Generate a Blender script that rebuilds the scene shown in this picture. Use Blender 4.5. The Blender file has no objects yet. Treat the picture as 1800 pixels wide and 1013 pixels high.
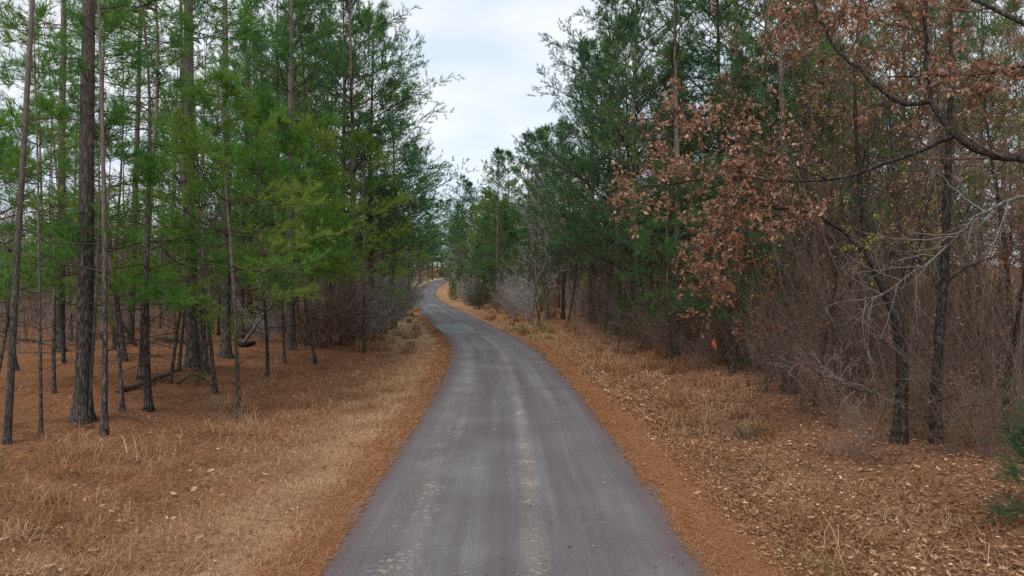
import bpy, math
import numpy as np
R = math.radians
rng = np.random.default_rng(11)

# ------------------------------------------------------------------ camera
scene = bpy.context.scene
FPX, CX, CY, CAMH = 1216.0, 900.0, 506.5, 3.6
cam_d = bpy.data.cameras.new('camera')
cam_d.sensor_width = 36.0
cam_d.lens = FPX / 1800.0 * 36.0
cam_d.clip_end = 3000.0
cam_d.clip_start = 0.1
cam = bpy.data.objects.new('camera', cam_d)
scene.collection.objects.link(cam)
cam.location = (0, 0, CAMH)
cam.rotation_euler = (R(90), 0, 0)
scene.camera = cam

# ------------------------------------------------------------------ sky
SUN_EL, SUN_AZ = 52.0, 205.0      # azimuth clockwise from +Y
world = bpy.data.worlds.new('World')
scene.world = world
world.use_nodes = True
wn, wl = world.node_tree.nodes, world.node_tree.links
wn.clear()
w_out = wn.new('ShaderNodeOutputWorld')
sky = wn.new('ShaderNodeTexSky'); sky.sky_type = 'NISHITA'; sky.sun_disc = False
sky.sun_elevation = R(SUN_EL); sky.sun_rotation = R(SUN_AZ)
bg1 = wn.new('ShaderNodeBackground'); bg1.inputs['Strength'].default_value = 0.10
wl.new(sky.outputs[0], bg1.inputs['Color'])
tc = wn.new('ShaderNodeTexCoord')
mp = wn.new('ShaderNodeMapping'); mp.inputs['Scale'].default_value = (1.0, 1.0, 2.6)
mp.inputs['Location'].default_value = (0.35, 0.2, 0.1)
wl.new(tc.outputs['Generated'], mp.inputs['Vector'])
nz = wn.new('ShaderNodeTexNoise'); nz.inputs['Scale'].default_value = 4.5
nz.inputs['Detail'].default_value = 5.0; nz.inputs['Roughness'].default_value = 0.5
wl.new(mp.outputs[0], nz.inputs['Vector'])
cr = wn.new('ShaderNodeValToRGB')
cr.color_ramp.elements[0].position = 0.38; cr.color_ramp.elements[0].color = (0.73, 0.82, 0.925, 1)
cr.color_ramp.elements[1].position = 0.60; cr.color_ramp.elements[1].color = (0.93, 0.955, 0.985, 1)
wl.new(nz.outputs[0], cr.inputs[0])
bg2 = wn.new('ShaderNodeBackground'); bg2.inputs['Strength'].default_value = 0.64
wl.new(cr.outputs[0], bg2.inputs['Color'])
mx = wn.new('ShaderNodeMixShader'); mx.inputs[0].default_value = 0.88
wl.new(bg1.outputs[0], mx.inputs[1]); wl.new(bg2.outputs[0], mx.inputs[2])
wl.new(mx.outputs[0], w_out.inputs[0])

# ------------------------------------------------------------------ sun behind thin cloud
sun_d = bpy.data.lights.new('sun', 'SUN'); sun_d.energy = 1.5; sun_d.angle = R(25)
sun_d.color = (1.0, 0.96, 0.9)
sun = bpy.data.objects.new('sun', sun_d); scene.collection.objects.link(sun)
sun.rotation_euler = (R(90 - SUN_EL), 0, R(180 - SUN_AZ))

vs = scene.view_settings
vs.view_transform = 'Standard'; vs.look = 'None'; vs.gamma = 1.0
vs.exposure = 0.80; vs.use_curve_mapping = False
cy = scene.cycles
cy.use_denoising = False
cy.use_adaptive_sampling = False
cy.sample_clamp_indirect = 4.0
cy.max_bounces = 4; cy.diffuse_bounces = 3; cy.glossy_bounces = 2
cy.transmission_bounces = 3; cy.transparent_max_bounces = 4
cy.caustics_reflective = False; cy.caustics_refractive = False

# ------------------------------------------------------------------ helpers
COL = scene.collection.objects
def nrm(v): return v / np.maximum(np.linalg.norm(v, axis=-1, keepdims=True), 1e-9)
def U(a, b, size=None): return rng.uniform(a, b, size)

class MB:
    """collects geometry; build_mesh makes one mesh datablock"""
    def __init__(self): self.v=[]; self.f=[]; self.t=[]; self.n=0
    def add(self, v, faces, mat=0, tint=None):
        v = np.asarray(v, float).reshape(-1, 3)
        self.v.append(v)
        self.t.append(np.full(len(v), 0.5) if tint is None else np.broadcast_to(np.asarray(tint, float).reshape(-1), (len(v),)))
        self.f.append((np.asarray(faces, np.int64) + self.n, mat)); self.n += len(v)
    def mesh(self, name, mats, smooth=True):
        me = bpy.data.meshes.new(name)
        v = np.concatenate(self.v); me.vertices.add(len(v)); me.vertices.foreach_set('co', v.astype(np.float32).ravel())
        loops = np.concatenate([f.ravel() for f, m in self.f])
        tot = np.concatenate([np.full(len(f), f.shape[1]) for f, m in self.f])
        mi = np.concatenate([np.full(len(f), m) for f, m in self.f])
        start = np.concatenate([[0], np.cumsum(tot)[:-1]])
        me.loops.add(len(loops)); me.loops.foreach_set('vertex_index', loops.astype(np.int32))
        me.polygons.add(len(tot)); me.polygons.foreach_set('loop_start', start.astype(np.int32))
        for m in mats: me.materials.append(m)
        me.polygons.foreach_set('material_index', mi.astype(np.int32))
        me.update(calc_edges=True)
        a = me.attributes.new('tint', 'FLOAT', 'POINT')
        a.data.foreach_set('value', np.concatenate(self.t).astype(np.float32))
        me.polygons.foreach_set('use_smooth', np.full(len(tot), smooth))
        return me

def tubes(mb, P, Rr, k=3, mat=0, tint=None, cap=False):
    P = np.asarray(P, float); Rr = np.asarray(Rr, float)
    if P.ndim == 2: P = P[None]; Rr = Rr[None]
    B, n, _ = P.shape
    T = nrm(np.gradient(P, axis=1))
    t0 = nrm(P[:, -1] - P[:, 0])
    ref = np.where(np.abs(t0[:, 2:3]) < 0.8, np.array([[0, 0, 1.0]]), np.array([[1.0, 0, 0]]))[:, None, :]
    N = nrm(np.cross(T, ref)); Bn = np.cross(T, N)
    a = np.arange(k) * 2 * np.pi / k
    rad = Rr[..., None, None] if Rr.ndim == 2 else Rr[..., None]
    V = P[:, :, None, :] + rad * (np.cos(a)[None, None, :, None] * N[:, :, None, :] + np.sin(a)[None, None, :, None] * Bn[:, :, None, :])
    idx = np.arange(B * n * k).reshape(B, n, k)
    i2 = np.roll(idx, -1, axis=2)
    F = np.stack([idx[:, :-1], i2[:, :-1], i2[:, 1:], idx[:, 1:]], -1).reshape(-1, 4)
    tt = None
    if tint is not None: tt = np.broadcast_to(np.asarray(tint, float)[:, None, None] if np.ndim(tint) == 1 else np.asarray(tint, float)[..., None], (B, n, k)).reshape(-1)
    mb.add(V.reshape(-1, 3), F, mat, tt)
    if cap:
        for b in range(B):
            mb.f.append((np.array([idx[b, -1]]) + (mb.n - B * n * k), mat))
            mb.f.append((np.array([idx[b, 0][::-1]]) + (mb.n - B * n * k), mat))

def walk(O, D, L, n, wig=0.12, up=0.0):
    C = len(O); P = np.zeros((C, n, 3)); P[:, 0] = O; d = nrm(D)
    st = (np.broadcast_to(np.asarray(L, float), (C,)) / (n - 1))[:, None]
    for i in range(1, n):
        P[:, i] = P[:, i-1] + d * st
        d = d + wig * rng.standard_normal((C, 3)); d[:, 2] += up
        d = nrm(d)
    return P

def spawn(P, Rr, m, t=(0.2, 1.0), ang=(35, 65), L=None, ratio=None, ltap=0.4, n=4, wig=0.12, up=0.0, rf=0.55, rend=0.35, planar=False, rmin=0.0):
    B, npt, _ = P.shape; C = B * m
    tt = (np.arange(m)[None, :] + U(0, 1, (B, m))) / m
    tt = t[0] + (t[1] - t[0]) * tt; tt = tt.reshape(-1)
    pi = np.repeat(np.arange(B), m)
    s = np.clip(tt, 0, 0.9999) * (npt - 1); i = s.astype(int); fr = (s - i)[:, None]
    A, Bp = P[pi, i], P[pi, i+1]
    O = A + (Bp - A) * fr; T = nrm(Bp - A)
    rr = Rr[pi, i] * (1 - fr[:, 0]) + Rr[pi, i+1] * fr[:, 0]
    ref = np.where(np.abs(T[:, 2:3]) < 0.9, np.array([[0, 0, 1.0]]), np.array([[1.0, 0, 0]]))
    N = nrm(np.cross(T, ref)); Bn = np.cross(N, T)
    if planar:
        ph = np.where(np.arange(C) % 2 == 0, 0.0, np.pi) + U(-0.35, 0.35, C)
    else: ph = U(0, 2*np.pi, C)
    a = np.radians(U(ang[0], ang[1], C))
    D = np.cos(a)[:, None]*T + np.sin(a)[:, None]*(np.cos(ph)[:, None]*N + np.sin(ph)[:, None]*Bn)
    if ratio is not None:
        pl = np.linalg.norm(np.diff(P, axis=1), axis=2).sum(1)[pi]; ll = pl * ratio * U(0.6, 1.25, C)
    else: ll = U(L[0], L[1], C)
    ll = ll * (1 - ltap * (tt - t[0]) / max(t[1] - t[0], 1e-6))
    Pc = walk(O, D, ll, n, wig, up)
    r0 = np.maximum(rr * rf, rmin)
    Rc = r0[:, None] * np.linspace(1, rend, n)[None]
    return Pc, Rc

def needles(mb, Q, D, cnt, ln, wd, mat, spread=(10, 75), back=0.10, tint_t=None, droop=0.0):
    M = len(Q); Q = np.repeat(Q, cnt, 0); D = nrm(np.repeat(D, cnt, 0)); C = M * cnt
    rv = nrm(rng.standard_normal((C, 3))); pp = nrm(rv - (rv * D).sum(1, keepdims=True) * D)
    a = np.radians(U(spread[0], spread[1], C))[:, None]
    nd = np.cos(a)*D + np.sin(a)*pp; nd[:, 2] -= droop; nd = nrm(nd)
    b = Q - D * U(0, back, C)[:, None]
    sd = nrm(np.cross(nd, nrm(rng.standard_normal((C, 3))))) * (wd * 0.5)
    l = (ln * U(0.7, 1.15, C))[:, None]
    V = np.stack([b - sd, b + sd, b + nd * l], 1).reshape(-1, 3)
    if tint_t is None: tint_t = U(0, 1, M)
    tt = np.clip(np.repeat(tint_t, cnt) + rng.normal(0, 0.08, C), 0, 1)
    mb.add(V, np.arange(C*3).reshape(-1, 3), mat, np.repeat(tt, 3))

HALF = np.array([[0,0],[-.16,.14],[-.34,.30],[-.14,.42],[-.40,.64],[-.13,.74],[-.20,.90],[0,1.0]])
def leaves(mb, Q, D, Nn, size, mat, tint, lobed=True, fold=0.35, wide=0.8):
    """folded leaves at Q pointing along D with face normal Nn"""
    M = len(Q); D = nrm(D); S = nrm(np.cross(D, Nn)); Nn = np.cross(S, D)
    size = np.broadcast_to(np.asarray(size, float), (M,))[:, None]
    h = HALF if lobed else np.array([[0,0],[-.30,.45],[0,1.0]])
    k = len(h); fo = (fold * U(-0.4, 1.4, M))[:, None]; curl = U(-0.25, 0.45, M)[:, None]
    vs_ = []
    for sgn in (1, -1):
        for (x, y) in h:
            z = fo * abs(x) + curl * (y - 0.4)**2
            vs_.append(Q + size * (D * y + S * (x * sgn * wide) + Nn * z))
    V = np.stack(vs_, 1).reshape(-1, 3)
    base = np.arange(M)[:, None] * (2*k)
    F1 = base + np.arange(k)[None]; F2 = base + (k + np.arange(k)[::-1])[None]
    mb.add(V, np.concatenate([F1, F2]), mat, np.repeat(tint, 2*k))

def link(name, me, parent=None):
    o = bpy.data.objects.new(name, me); COL.link(o)
    if parent is not None: o.parent = parent
    return o
def tag(o, label, cat, group=None):
    o['label'] = label; o['category'] = cat
    if group: o['group'] = group
    return o

# ------------------------------------------------------------------ materials
def mat_new(name):
    m = bpy.data.materials.new(name); m.use_nodes = True
    m.node_tree.nodes.clear(); return m, m.node_tree.nodes, m.node_tree.links
def nd(ns, t, **kw):
    n = ns.new(t)
    for k, v in kw.items():
        if k in n.inputs: n.inputs[k].default_value = v
        else: setattr(n, k, v)
    return n
def ramp(ns, stops, interp='LINEAR'):
    r = ns.new('ShaderNodeValToRGB'); e = r.color_ramp; e.interpolation = interp
    while len(e.elements) > 1: e.elements.remove(e.elements[-1])
    e.elements[0].position = stops[0][0]; e.elements[0].color = (*stops[0][1], 1)
    for p, c in stops[1:]:
        x = e.elements.new(p); x.color = (*c, 1)
    return r
def mixc(ns, ls, f, a, b, blend='MIX'):
    m = ns.new('ShaderNodeMix'); m.data_type = 'RGBA'; m.blend_type = blend
    for s, val in ((0, f), (6, a), (7, b)):
        if hasattr(val, 'links') or hasattr(val, 'is_output'): ls.new(val, m.inputs[s])
        elif s == 0: m.inputs[0].default_value = val
        else: m.inputs[s].default_value = (*val, 1)
    return m.outputs[2]
def math_(ns, ls, op, a, b=None, c=None, clamp=False):
    m = ns.new('ShaderNodeMath'); m.operation = op; m.use_clamp = clamp
    for i, v in enumerate((a, b, c)):
        if v is None: continue
        if hasattr(v, 'is_output'): ls.new(v, m.inputs[i])
        else: m.inputs[i].default_value = v
    return m.outputs[0]
def smooth01(ns, ls, v, lo, hi):
    m = ns.new('ShaderNodeMapRange'); m.interpolation_type = 'SMOOTHSTEP'
    ls.new(v, m.inputs[0]); m.inputs[1].default_value = lo; m.inputs[2].default_value = hi
    return m.outputs[0]

def foliage_mat(name, stops, objvar=0.35, trans=0.3, rough=None):
    m, ns, ls = mat_new(name)
    at = nd(ns, 'ShaderNodeAttribute', attribute_name='tint')
    oi = ns.new('ShaderNodeObjectInfo')
    f = math_(ns, ls, 'MULTIPLY_ADD', oi.outputs['Random'], objvar, math_(ns, ls, 'MULTIPLY', at.outputs['Fac'], 1 - objvar))
    r = ramp(ns, stops); ls.new(f, r.inputs[0])
    d = ns.new('ShaderNodeBsdfDiffuse'); t = ns.new('ShaderNodeBsdfTranslucent')
    ls.new(r.outputs[0], d.inputs[0]); ls.new(r.outputs[0], t.inputs[0])
    ms = ns.new('ShaderNodeMixShader'); ms.inputs[0].default_value = trans
    ls.new(d.outputs[0], ms.inputs[1]); ls.new(t.outputs[0], ms.inputs[2])
    o = ns.new('ShaderNodeOutputMaterial'); ls.new(ms.outputs[0], o.inputs[0])
    return m

def bark_mat(name, dark, light, upper=None, scale=9.0, stretch=0.22, bump=0.6, lichen=None):
    m, ns, ls = mat_new(name)
    tcn = ns.new('ShaderNodeTexCoord'); oi = ns.new('ShaderNodeObjectInfo')
    mp_ = nd(ns, 'ShaderNodeMapping'); mp_.inputs['Scale'].default_value = (scale, scale, scale*stretch)
    ls.new(tcn.outputs['Object'], mp_.inputs[0])
    vo = nd(ns, 'ShaderNodeTexVoronoi', feature='DISTANCE_TO_EDGE'); vo.inputs['Scale'].default_value = 1.6
    no = nd(ns, 'ShaderNodeTexNoise', Scale=1.3, Detail=5.0, Roughness=0.65)
    ls.new(mp_.outputs[0], no.inputs['Vector'])
    wv = ns.new('ShaderNodeVectorMath'); wv.operation = 'MULTIPLY_ADD'
    ls.new(no.outputs['Color'], wv.inputs[0]); wv.inputs[1].default_value = (0.8, 0.8, 0.8); ls.new(mp_.outputs[0], wv.inputs[2])
    ls.new(wv.outputs[0], vo.inputs['Vector'])
    plate = smooth01(ns, ls, vo.outputs['Distance'], 0.02, 0.28)
    f = math_(ns, ls, 'MULTIPLY', plate, math_(ns, ls, 'MULTIPLY_ADD', no.outputs[0], 1.3, 0.05), clamp=True)
    c = mixc(ns, ls, f, dark, light)
    if upper is not None:
        at = nd(ns, 'ShaderNodeAttribute', attribute_name='tint')
        c2 = mixc(ns, ls, f, tuple(0.55*x for x in upper), upper)
        c = mixc(ns, ls, smooth01(ns, ls, at.outputs['Fac'], 0.18, 0.5), c, c2)
    if lichen is not None:
        n2 = nd(ns, 'ShaderNodeTexNoise', Scale=7.0, Detail=5.0); ls.new(tcn.outputs['Object'], n2.inputs['Vector'])
        c = mixc(ns, ls, math_(ns, ls, 'MULTIPLY', smooth01(ns, ls, n2.outputs[0], 0.5, 0.75), 0.4), c, lichen)
    hs = ns.new('ShaderNodeHueSaturation'); ls.new(c, hs.inputs['Color'])
    ls.new(math_(ns, ls, 'MULTIPLY_ADD', oi.outputs['Random'], 0.5, 0.75), hs.inputs['Value'])
    b = ns.new('ShaderNodeBsdfPrincipled'); b.inputs['Roughness'].default_value = 0.9; b.inputs['Specular IOR Level'].default_value = 0.15
    ls.new(hs.outputs[0], b.inputs['Base Color'])
    bp = ns.new('ShaderNodeBump'); bp.inputs['Strength'].default_value = bump; bp.inputs['Distance'].default_value = 0.03
    ls.new(f, bp.inputs['Height']); ls.new(bp.outputs[0], b.inputs['Normal'])
    o = ns.new('ShaderNodeOutputMaterial'); ls.new(b.outputs[0], o.inputs[0])
    return m

def twig_mat(name, stops):
    return foliage_mat(name, stops, objvar=0.5, trans=0.0)

M = {}
M['pine_bark'] = bark_mat('pine_bark', (0.030, 0.024, 0.021), (0.150, 0.125, 0.110), upper=(0.25, 0.19, 0.165), lichen=(0.17, 0.18, 0.15))
M['dark_bark'] = bark_mat('dark_bark', (0.018, 0.014, 0.012), (0.085, 0.07, 0.062), scale=14, lichen=(0.12, 0.125, 0.11))
M['grey_bark'] = bark_mat('grey_bark', (0.09, 0.08, 0.072), (0.26, 0.24, 0.22), scale=12, lichen=(0.33, 0.34, 0.32))
M['log_wood'] = bark_mat('log_wood', (0.05, 0.036, 0.026), (0.26, 0.20, 0.15), scale=11, stretch=0.3)
M['limb'] = twig_mat('limb', [(0, (0.035, 0.026, 0.021)), (1, (0.10, 0.078, 0.064))])
M['needle'] = foliage_mat('needle', [(0, (0.040, 0.115, 0.062)), (0.35, (0.075, 0.185, 0.075)), (0.7, (0.150, 0.275, 0.070)), (1, (0.28, 0.34, 0.070))], trans=0.4)
M['needle_cool'] = foliage_mat('needle_cool', [(0, (0.042, 0.112, 0.060)), (0.5, (0.080, 0.175, 0.070)), (1, (0.165, 0.245, 0.072))], trans=0.42)
M['needle_light'] = foliage_mat('needle_light', [(0, (0.070, 0.200, 0.060)), (0.5, (0.150, 0.300, 0.060)), (1, (0.30, 0.36, 0.060))], trans=0.45)
M['needle_yellow'] = foliage_mat('needle_yellow', [(0, (0.10, 0.20, 0.045)), (1, (0.33, 0.33, 0.06))], trans=0.4)
M['twig'] = twig_mat('twig', [(0, (0.050, 0.034, 0.027)), (0.5, (0.110, 0.080, 0.064)), (1, (0.21, 0.165, 0.135))])
M['twig_grey'] = twig_mat('twig_grey', [(0, (0.17, 0.155, 0.145)), (1, (0.42, 0.40, 0.385))])
M['twig_red'] = twig_mat('twig_red', [(0, (0.10, 0.066, 0.056)), (1, (0.25, 0.18, 0.15))])
M['twig_pale'] = twig_mat('twig_pale', [(0, (0.10, 0.085, 0.075)), (1, (0.30, 0.265, 0.24))])
M['oak_leaf'] = foliage_mat('oak_leaf', [(0, (0.11, 0.052, 0.034)), (0.45, (0.32, 0.165, 0.105)), (0.8, (0.46, 0.27, 0.18)), (1, (0.66, 0.47, 0.36))], objvar=0.05, trans=0.3)
M['rust_leaf'] = foliage_mat('rust_leaf', [(0, (0.13, 0.055, 0.034)), (0.5, (0.30, 0.145, 0.085)), (1, (0.48, 0.28, 0.18))], objvar=0.2, trans=0.3)
M['vine_leaf'] = foliage_mat('vine_leaf', [(0, (0.12, 0.15, 0.03)), (0.6, (0.28, 0.27, 0.05)), (1, (0.55, 0.43, 0.06))], objvar=0.1, trans=0.4)
M['holly_leaf'] = foliage_mat('holly_leaf', [(0, (0.03, 0.08, 0.02)), (1, (0.13, 0.22, 0.05))], objvar=0.2, trans=0.3)
M['litter'] = foliage_mat('litter', [(0, (0.085, 0.038, 0.021)), (0.4, (0.235, 0.118, 0.064)), (0.8, (0.44, 0.26, 0.155)), (1, (0.66, 0.49, 0.35))], objvar=0.0, trans=0.1)
M['straw'] = foliage_mat('straw', [(0, (0.15, 0.062, 0.030)), (0.5, (0.32, 0.145, 0.068)), (1, (0.50, 0.29, 0.16))], objvar=0.0, trans=0.1)
M['dry_grass'] = foliage_mat('dry_grass', [(0, (0.18, 0.078, 0.036)), (0.5, (0.41, 0.235, 0.128)), (1, (0.70, 0.52, 0.34))], objvar=0.1, trans=0.3)
M['gold_grass'] = foliage_mat('gold_grass', [(0, (0.18, 0.080, 0.036)), (0.5, (0.34, 0.18, 0.082)), (1, (0.52, 0.35, 0.19))], objvar=0.2, trans=0.3)
M['green_grass'] = foliage_mat('green_grass', [(0, (0.12, 0.16, 0.05)), (1, (0.36, 0.36, 0.16))], objvar=0.1, trans=0.3)

# ------------------------------------------------------------------ terrain functions
def spline(xk, yk):
    xk = np.array(xk, float); yk = np.array(yk, float); n = len(xk); h = np.diff(xk)
    # monotone-ish cubic with finite-difference slopes
    d = np.diff(yk) / h; m = np.zeros(n); m[0] = d[0]; m[-1] = d[-1]
    m[1:-1] = (d[:-1]*h[1:] + d[1:]*h[:-1]) / (h[:-1] + h[1:])
    def f(x):
        x = np.asarray(x, float); i = np.clip(np.searchsorted(xk, x) - 1, 0, n-2)
        t = (x - xk[i]) / h[i]
        inside = (2*t**3-3*t**2+1)*yk[i] + (t**3-2*t**2+t)*h[i]*m[i] + (-2*t**3+3*t**2)*yk[i+1] + (t**3-t**2)*h[i]*m[i+1]
        out = np.where(x < xk[0], yk[0] + m[0]*(x-xk[0]), np.where(x > xk[-1], yk[-1] + m[-1]*(x-xk[-1]), inside))
        return out
    return f
xc_ = spline([-30, 0, 8.6, 12.9, 25.2, 32.4, 40, 46, 59.5, 74, 103, 135, 153, 185, 216, 240, 270, 420],
             [0, 0, -0.01, -0.04, -0.25, -0.58, -1.05, -1.78, -4.35, -7.0, -11.8, -16.9, -19.4, -21.6, -21.6, -18.6, -12, 25])
zc_ = spline([-30, 0, 25, 40, 46, 59.5, 74, 103, 135, 153, 185, 216, 240, 300, 420],
             [0, 0, 0, 0, 0.06, 0.42, 0.72, 1.05, 1.70, 2.45, 3.95, 5.8, 7.1, 10.0, 14.0])
def sm(x, a, b):
    t = np.clip((x - a) / (b - a), 0, 1); return t*t*(3-2*t)
def bank(u, y):
    l = 0.75 * sm(-u, 5.0, 13.0) + 0.25 * sm(-u, 14, 40)
    r = 0.45 * sm(u, 5.0, 10.0) + 0.9 * sm(u, 11, 40)
    off = sm(np.abs(u), 2.6, 4.0)
    bump = 0.05*np.sin(0.9*u + 0.35*y) * np.sin(0.5*y - 0.3*u + 1.0) + 0.035*np.sin(2.1*u - 1.3*y) + 0.12*np.sin(0.22*y + 0.3*u)*sm(np.abs(u), 7, 14)
    return l + r + off * (bump - 0.03)
def gz(x, y):
    x = np.asarray(x, float); y = np.asarray(y, float)
    return zc_(y) + bank(x - xc_(y), y)
def G(px, py):
    """photo pixel on the ground -> world x, y"""
    d = 20.0
    for _ in range(60):
        x = (px - CX) / FPX * d
        dn = FPX * (CAMH - float(gz(x, d))) / max(py - CY, 4.0)
        d = 0.6*d + 0.4*dn
    return (px - CX) / FPX * d, d
def P3(px, py, d): return np.array([(px - CX)/FPX*d, d, CAMH - (py - CY)/FPX*d])

# ------------------------------------------------------------------ ground
def noise_n(ns, ls, vec, scale, detail=4.0, rough=0.55):
    n = nd(ns, 'ShaderNodeTexNoise', Scale=scale, Detail=detail, Roughness=rough); ls.new(vec, n.inputs['Vector']); return n.outputs[0]

def ground_material():
    m, ns, ls = mat_new('forest_ground')
    u = nd(ns, 'ShaderNodeAttribute', attribute_name='lateral').outputs['Fac']
    s = nd(ns, 'ShaderNodeAttribute', attribute_name='along').outputs['Fac']
    tcn = ns.new('ShaderNodeTexCoord'); v = tcn.outputs['Object']
    nA = noise_n(ns, ls, v, 0.35, 5); nB = noise_n(ns, ls, v, 1.6, 6, 0.65); nC = noise_n(ns, ls, v, 14, 5, 0.7); nD = noise_n(ns, ls, v, 70, 3, 0.7)
    uj = math_(ns, ls, 'ADD', u, math_(ns, ls, 'MULTIPLY_ADD', nA, 3.0, math_(ns, ls, 'MULTIPLY_ADD', nB, 1.6, -2.3)))
    ue = math_(ns, ls, 'ADD', u, math_(ns, ls, 'MULTIPLY_ADD', nB, 1.1, math_(ns, ls, 'MULTIPLY_ADD', nA, 1.6, -1.35)))
    fine = math_(ns, ls, 'MULTIPLY_ADD', nC, 0.55, math_(ns, ls, 'MULTIPLY', nD, 0.5), clamp=True)
    straw = ramp(ns, [(0.25, (0.11, 0.042, 0.018)), (0.5, (0.26, 0.115, 0.052)), (0.75, (0.40, 0.21, 0.11))]); ls.new(fine, straw.inputs[0])
    rust = ramp(ns, [(0.22, (0.045, 0.022, 0.014)), (0.5, (0.20, 0.092, 0.050)), (0.78, (0.40, 0.22, 0.125))]); ls.new(fine, rust.inputs[0])
    tan = ramp(ns, [(0.25, (0.13, 0.062, 0.030)), (0.5, (0.31, 0.175, 0.095)), (0.78, (0.55, 0.38, 0.24))]); ls.new(fine, tan.inputs[0])
    leaf = ramp(ns, [(0.25, (0.060, 0.028, 0.016)), (0.5, (0.20, 0.10, 0.055)), (0.8, (0.36, 0.225, 0.145))]); ls.new(fine, leaf.inputs[0])
    pale = ramp(ns, [(0.25, (0.24, 0.165, 0.085)), (0.5, (0.44, 0.335, 0.19)), (0.8, (0.60, 0.49, 0.31))]); ls.new(fine, pale.inputs[0])
    # left side
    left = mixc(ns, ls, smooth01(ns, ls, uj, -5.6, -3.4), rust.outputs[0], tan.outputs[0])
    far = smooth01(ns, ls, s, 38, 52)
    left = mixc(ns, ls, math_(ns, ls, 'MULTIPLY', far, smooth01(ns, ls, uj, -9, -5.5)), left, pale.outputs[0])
    left = mixc(ns, ls, smooth01(ns, ls, ue, -3.55, -3.1), left, straw.outputs[0])
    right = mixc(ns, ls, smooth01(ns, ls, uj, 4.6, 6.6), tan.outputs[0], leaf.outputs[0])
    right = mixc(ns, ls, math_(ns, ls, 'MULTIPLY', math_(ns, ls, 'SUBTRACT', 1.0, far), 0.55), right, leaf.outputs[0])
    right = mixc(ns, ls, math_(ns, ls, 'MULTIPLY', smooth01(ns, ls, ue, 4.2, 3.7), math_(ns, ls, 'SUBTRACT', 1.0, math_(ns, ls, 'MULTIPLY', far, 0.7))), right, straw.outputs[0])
    col = mixc(ns, ls, math_(ns, ls, 'GREATER_THAN', u, 0.0), left, right)
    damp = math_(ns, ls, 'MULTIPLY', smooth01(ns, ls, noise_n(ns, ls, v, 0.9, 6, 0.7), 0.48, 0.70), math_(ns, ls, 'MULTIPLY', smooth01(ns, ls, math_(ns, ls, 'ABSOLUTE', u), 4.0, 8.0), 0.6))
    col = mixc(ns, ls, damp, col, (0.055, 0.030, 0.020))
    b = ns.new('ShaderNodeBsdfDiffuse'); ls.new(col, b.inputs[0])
    bp = ns.new('ShaderNodeBump'); bp.inputs['Strength'].default_value = 0.8; bp.inputs['Distance'].default_value = 0.05
    ls.new(fine, bp.inputs['Height']); ls.new(bp.outputs[0], b.inputs['Normal'])
    o = ns.new('ShaderNodeOutputMaterial'); ls.new(b.outputs[0], o.inputs[0])
    return m

def sheet(name, us, ys, zf, mat, edge=None):
    Ug, Yg = np.meshgrid(us, ys)
    Ux = Ug if edge is None else edge(Ug, Yg)
    X = xc_(Yg) + Ux; Z = zf(Ux, Yg)
    mb = MB(); n, k = Ug.shape; idx = np.arange(n*k).reshape(n, k)
    F = np.stack([idx[:-1, :-1], idx[:-1, 1:], idx[1:, 1:], idx[1:, :-1]], -1).reshape(-1, 4)
    mb.add(np.stack([X, Yg, Z], -1).reshape(-1, 3), F)
    me = mb.mesh(name, [mat])
    for an, arr in (('lateral', Ux), ('along', Yg)):
        a = me.attributes.new(an, 'FLOAT', 'POINT'); a.data.foreach_set('value', arr.ravel().astype(np.float32))
    return me

us = np.unique(np.concatenate([np.linspace(-16, 16, 129), np.geomspace(16, 420, 34), -np.geomspace(16, 420, 34)]))
ys = np.concatenate([np.linspace(-12, 60, 241), np.geomspace(60.4, 900, 150)])
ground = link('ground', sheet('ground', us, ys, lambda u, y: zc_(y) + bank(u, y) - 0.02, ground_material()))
ground['kind'] = 'structure'; ground['label'] = 'pine straw, dry grass and leaf litter covering the verges and forest floor'

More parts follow.
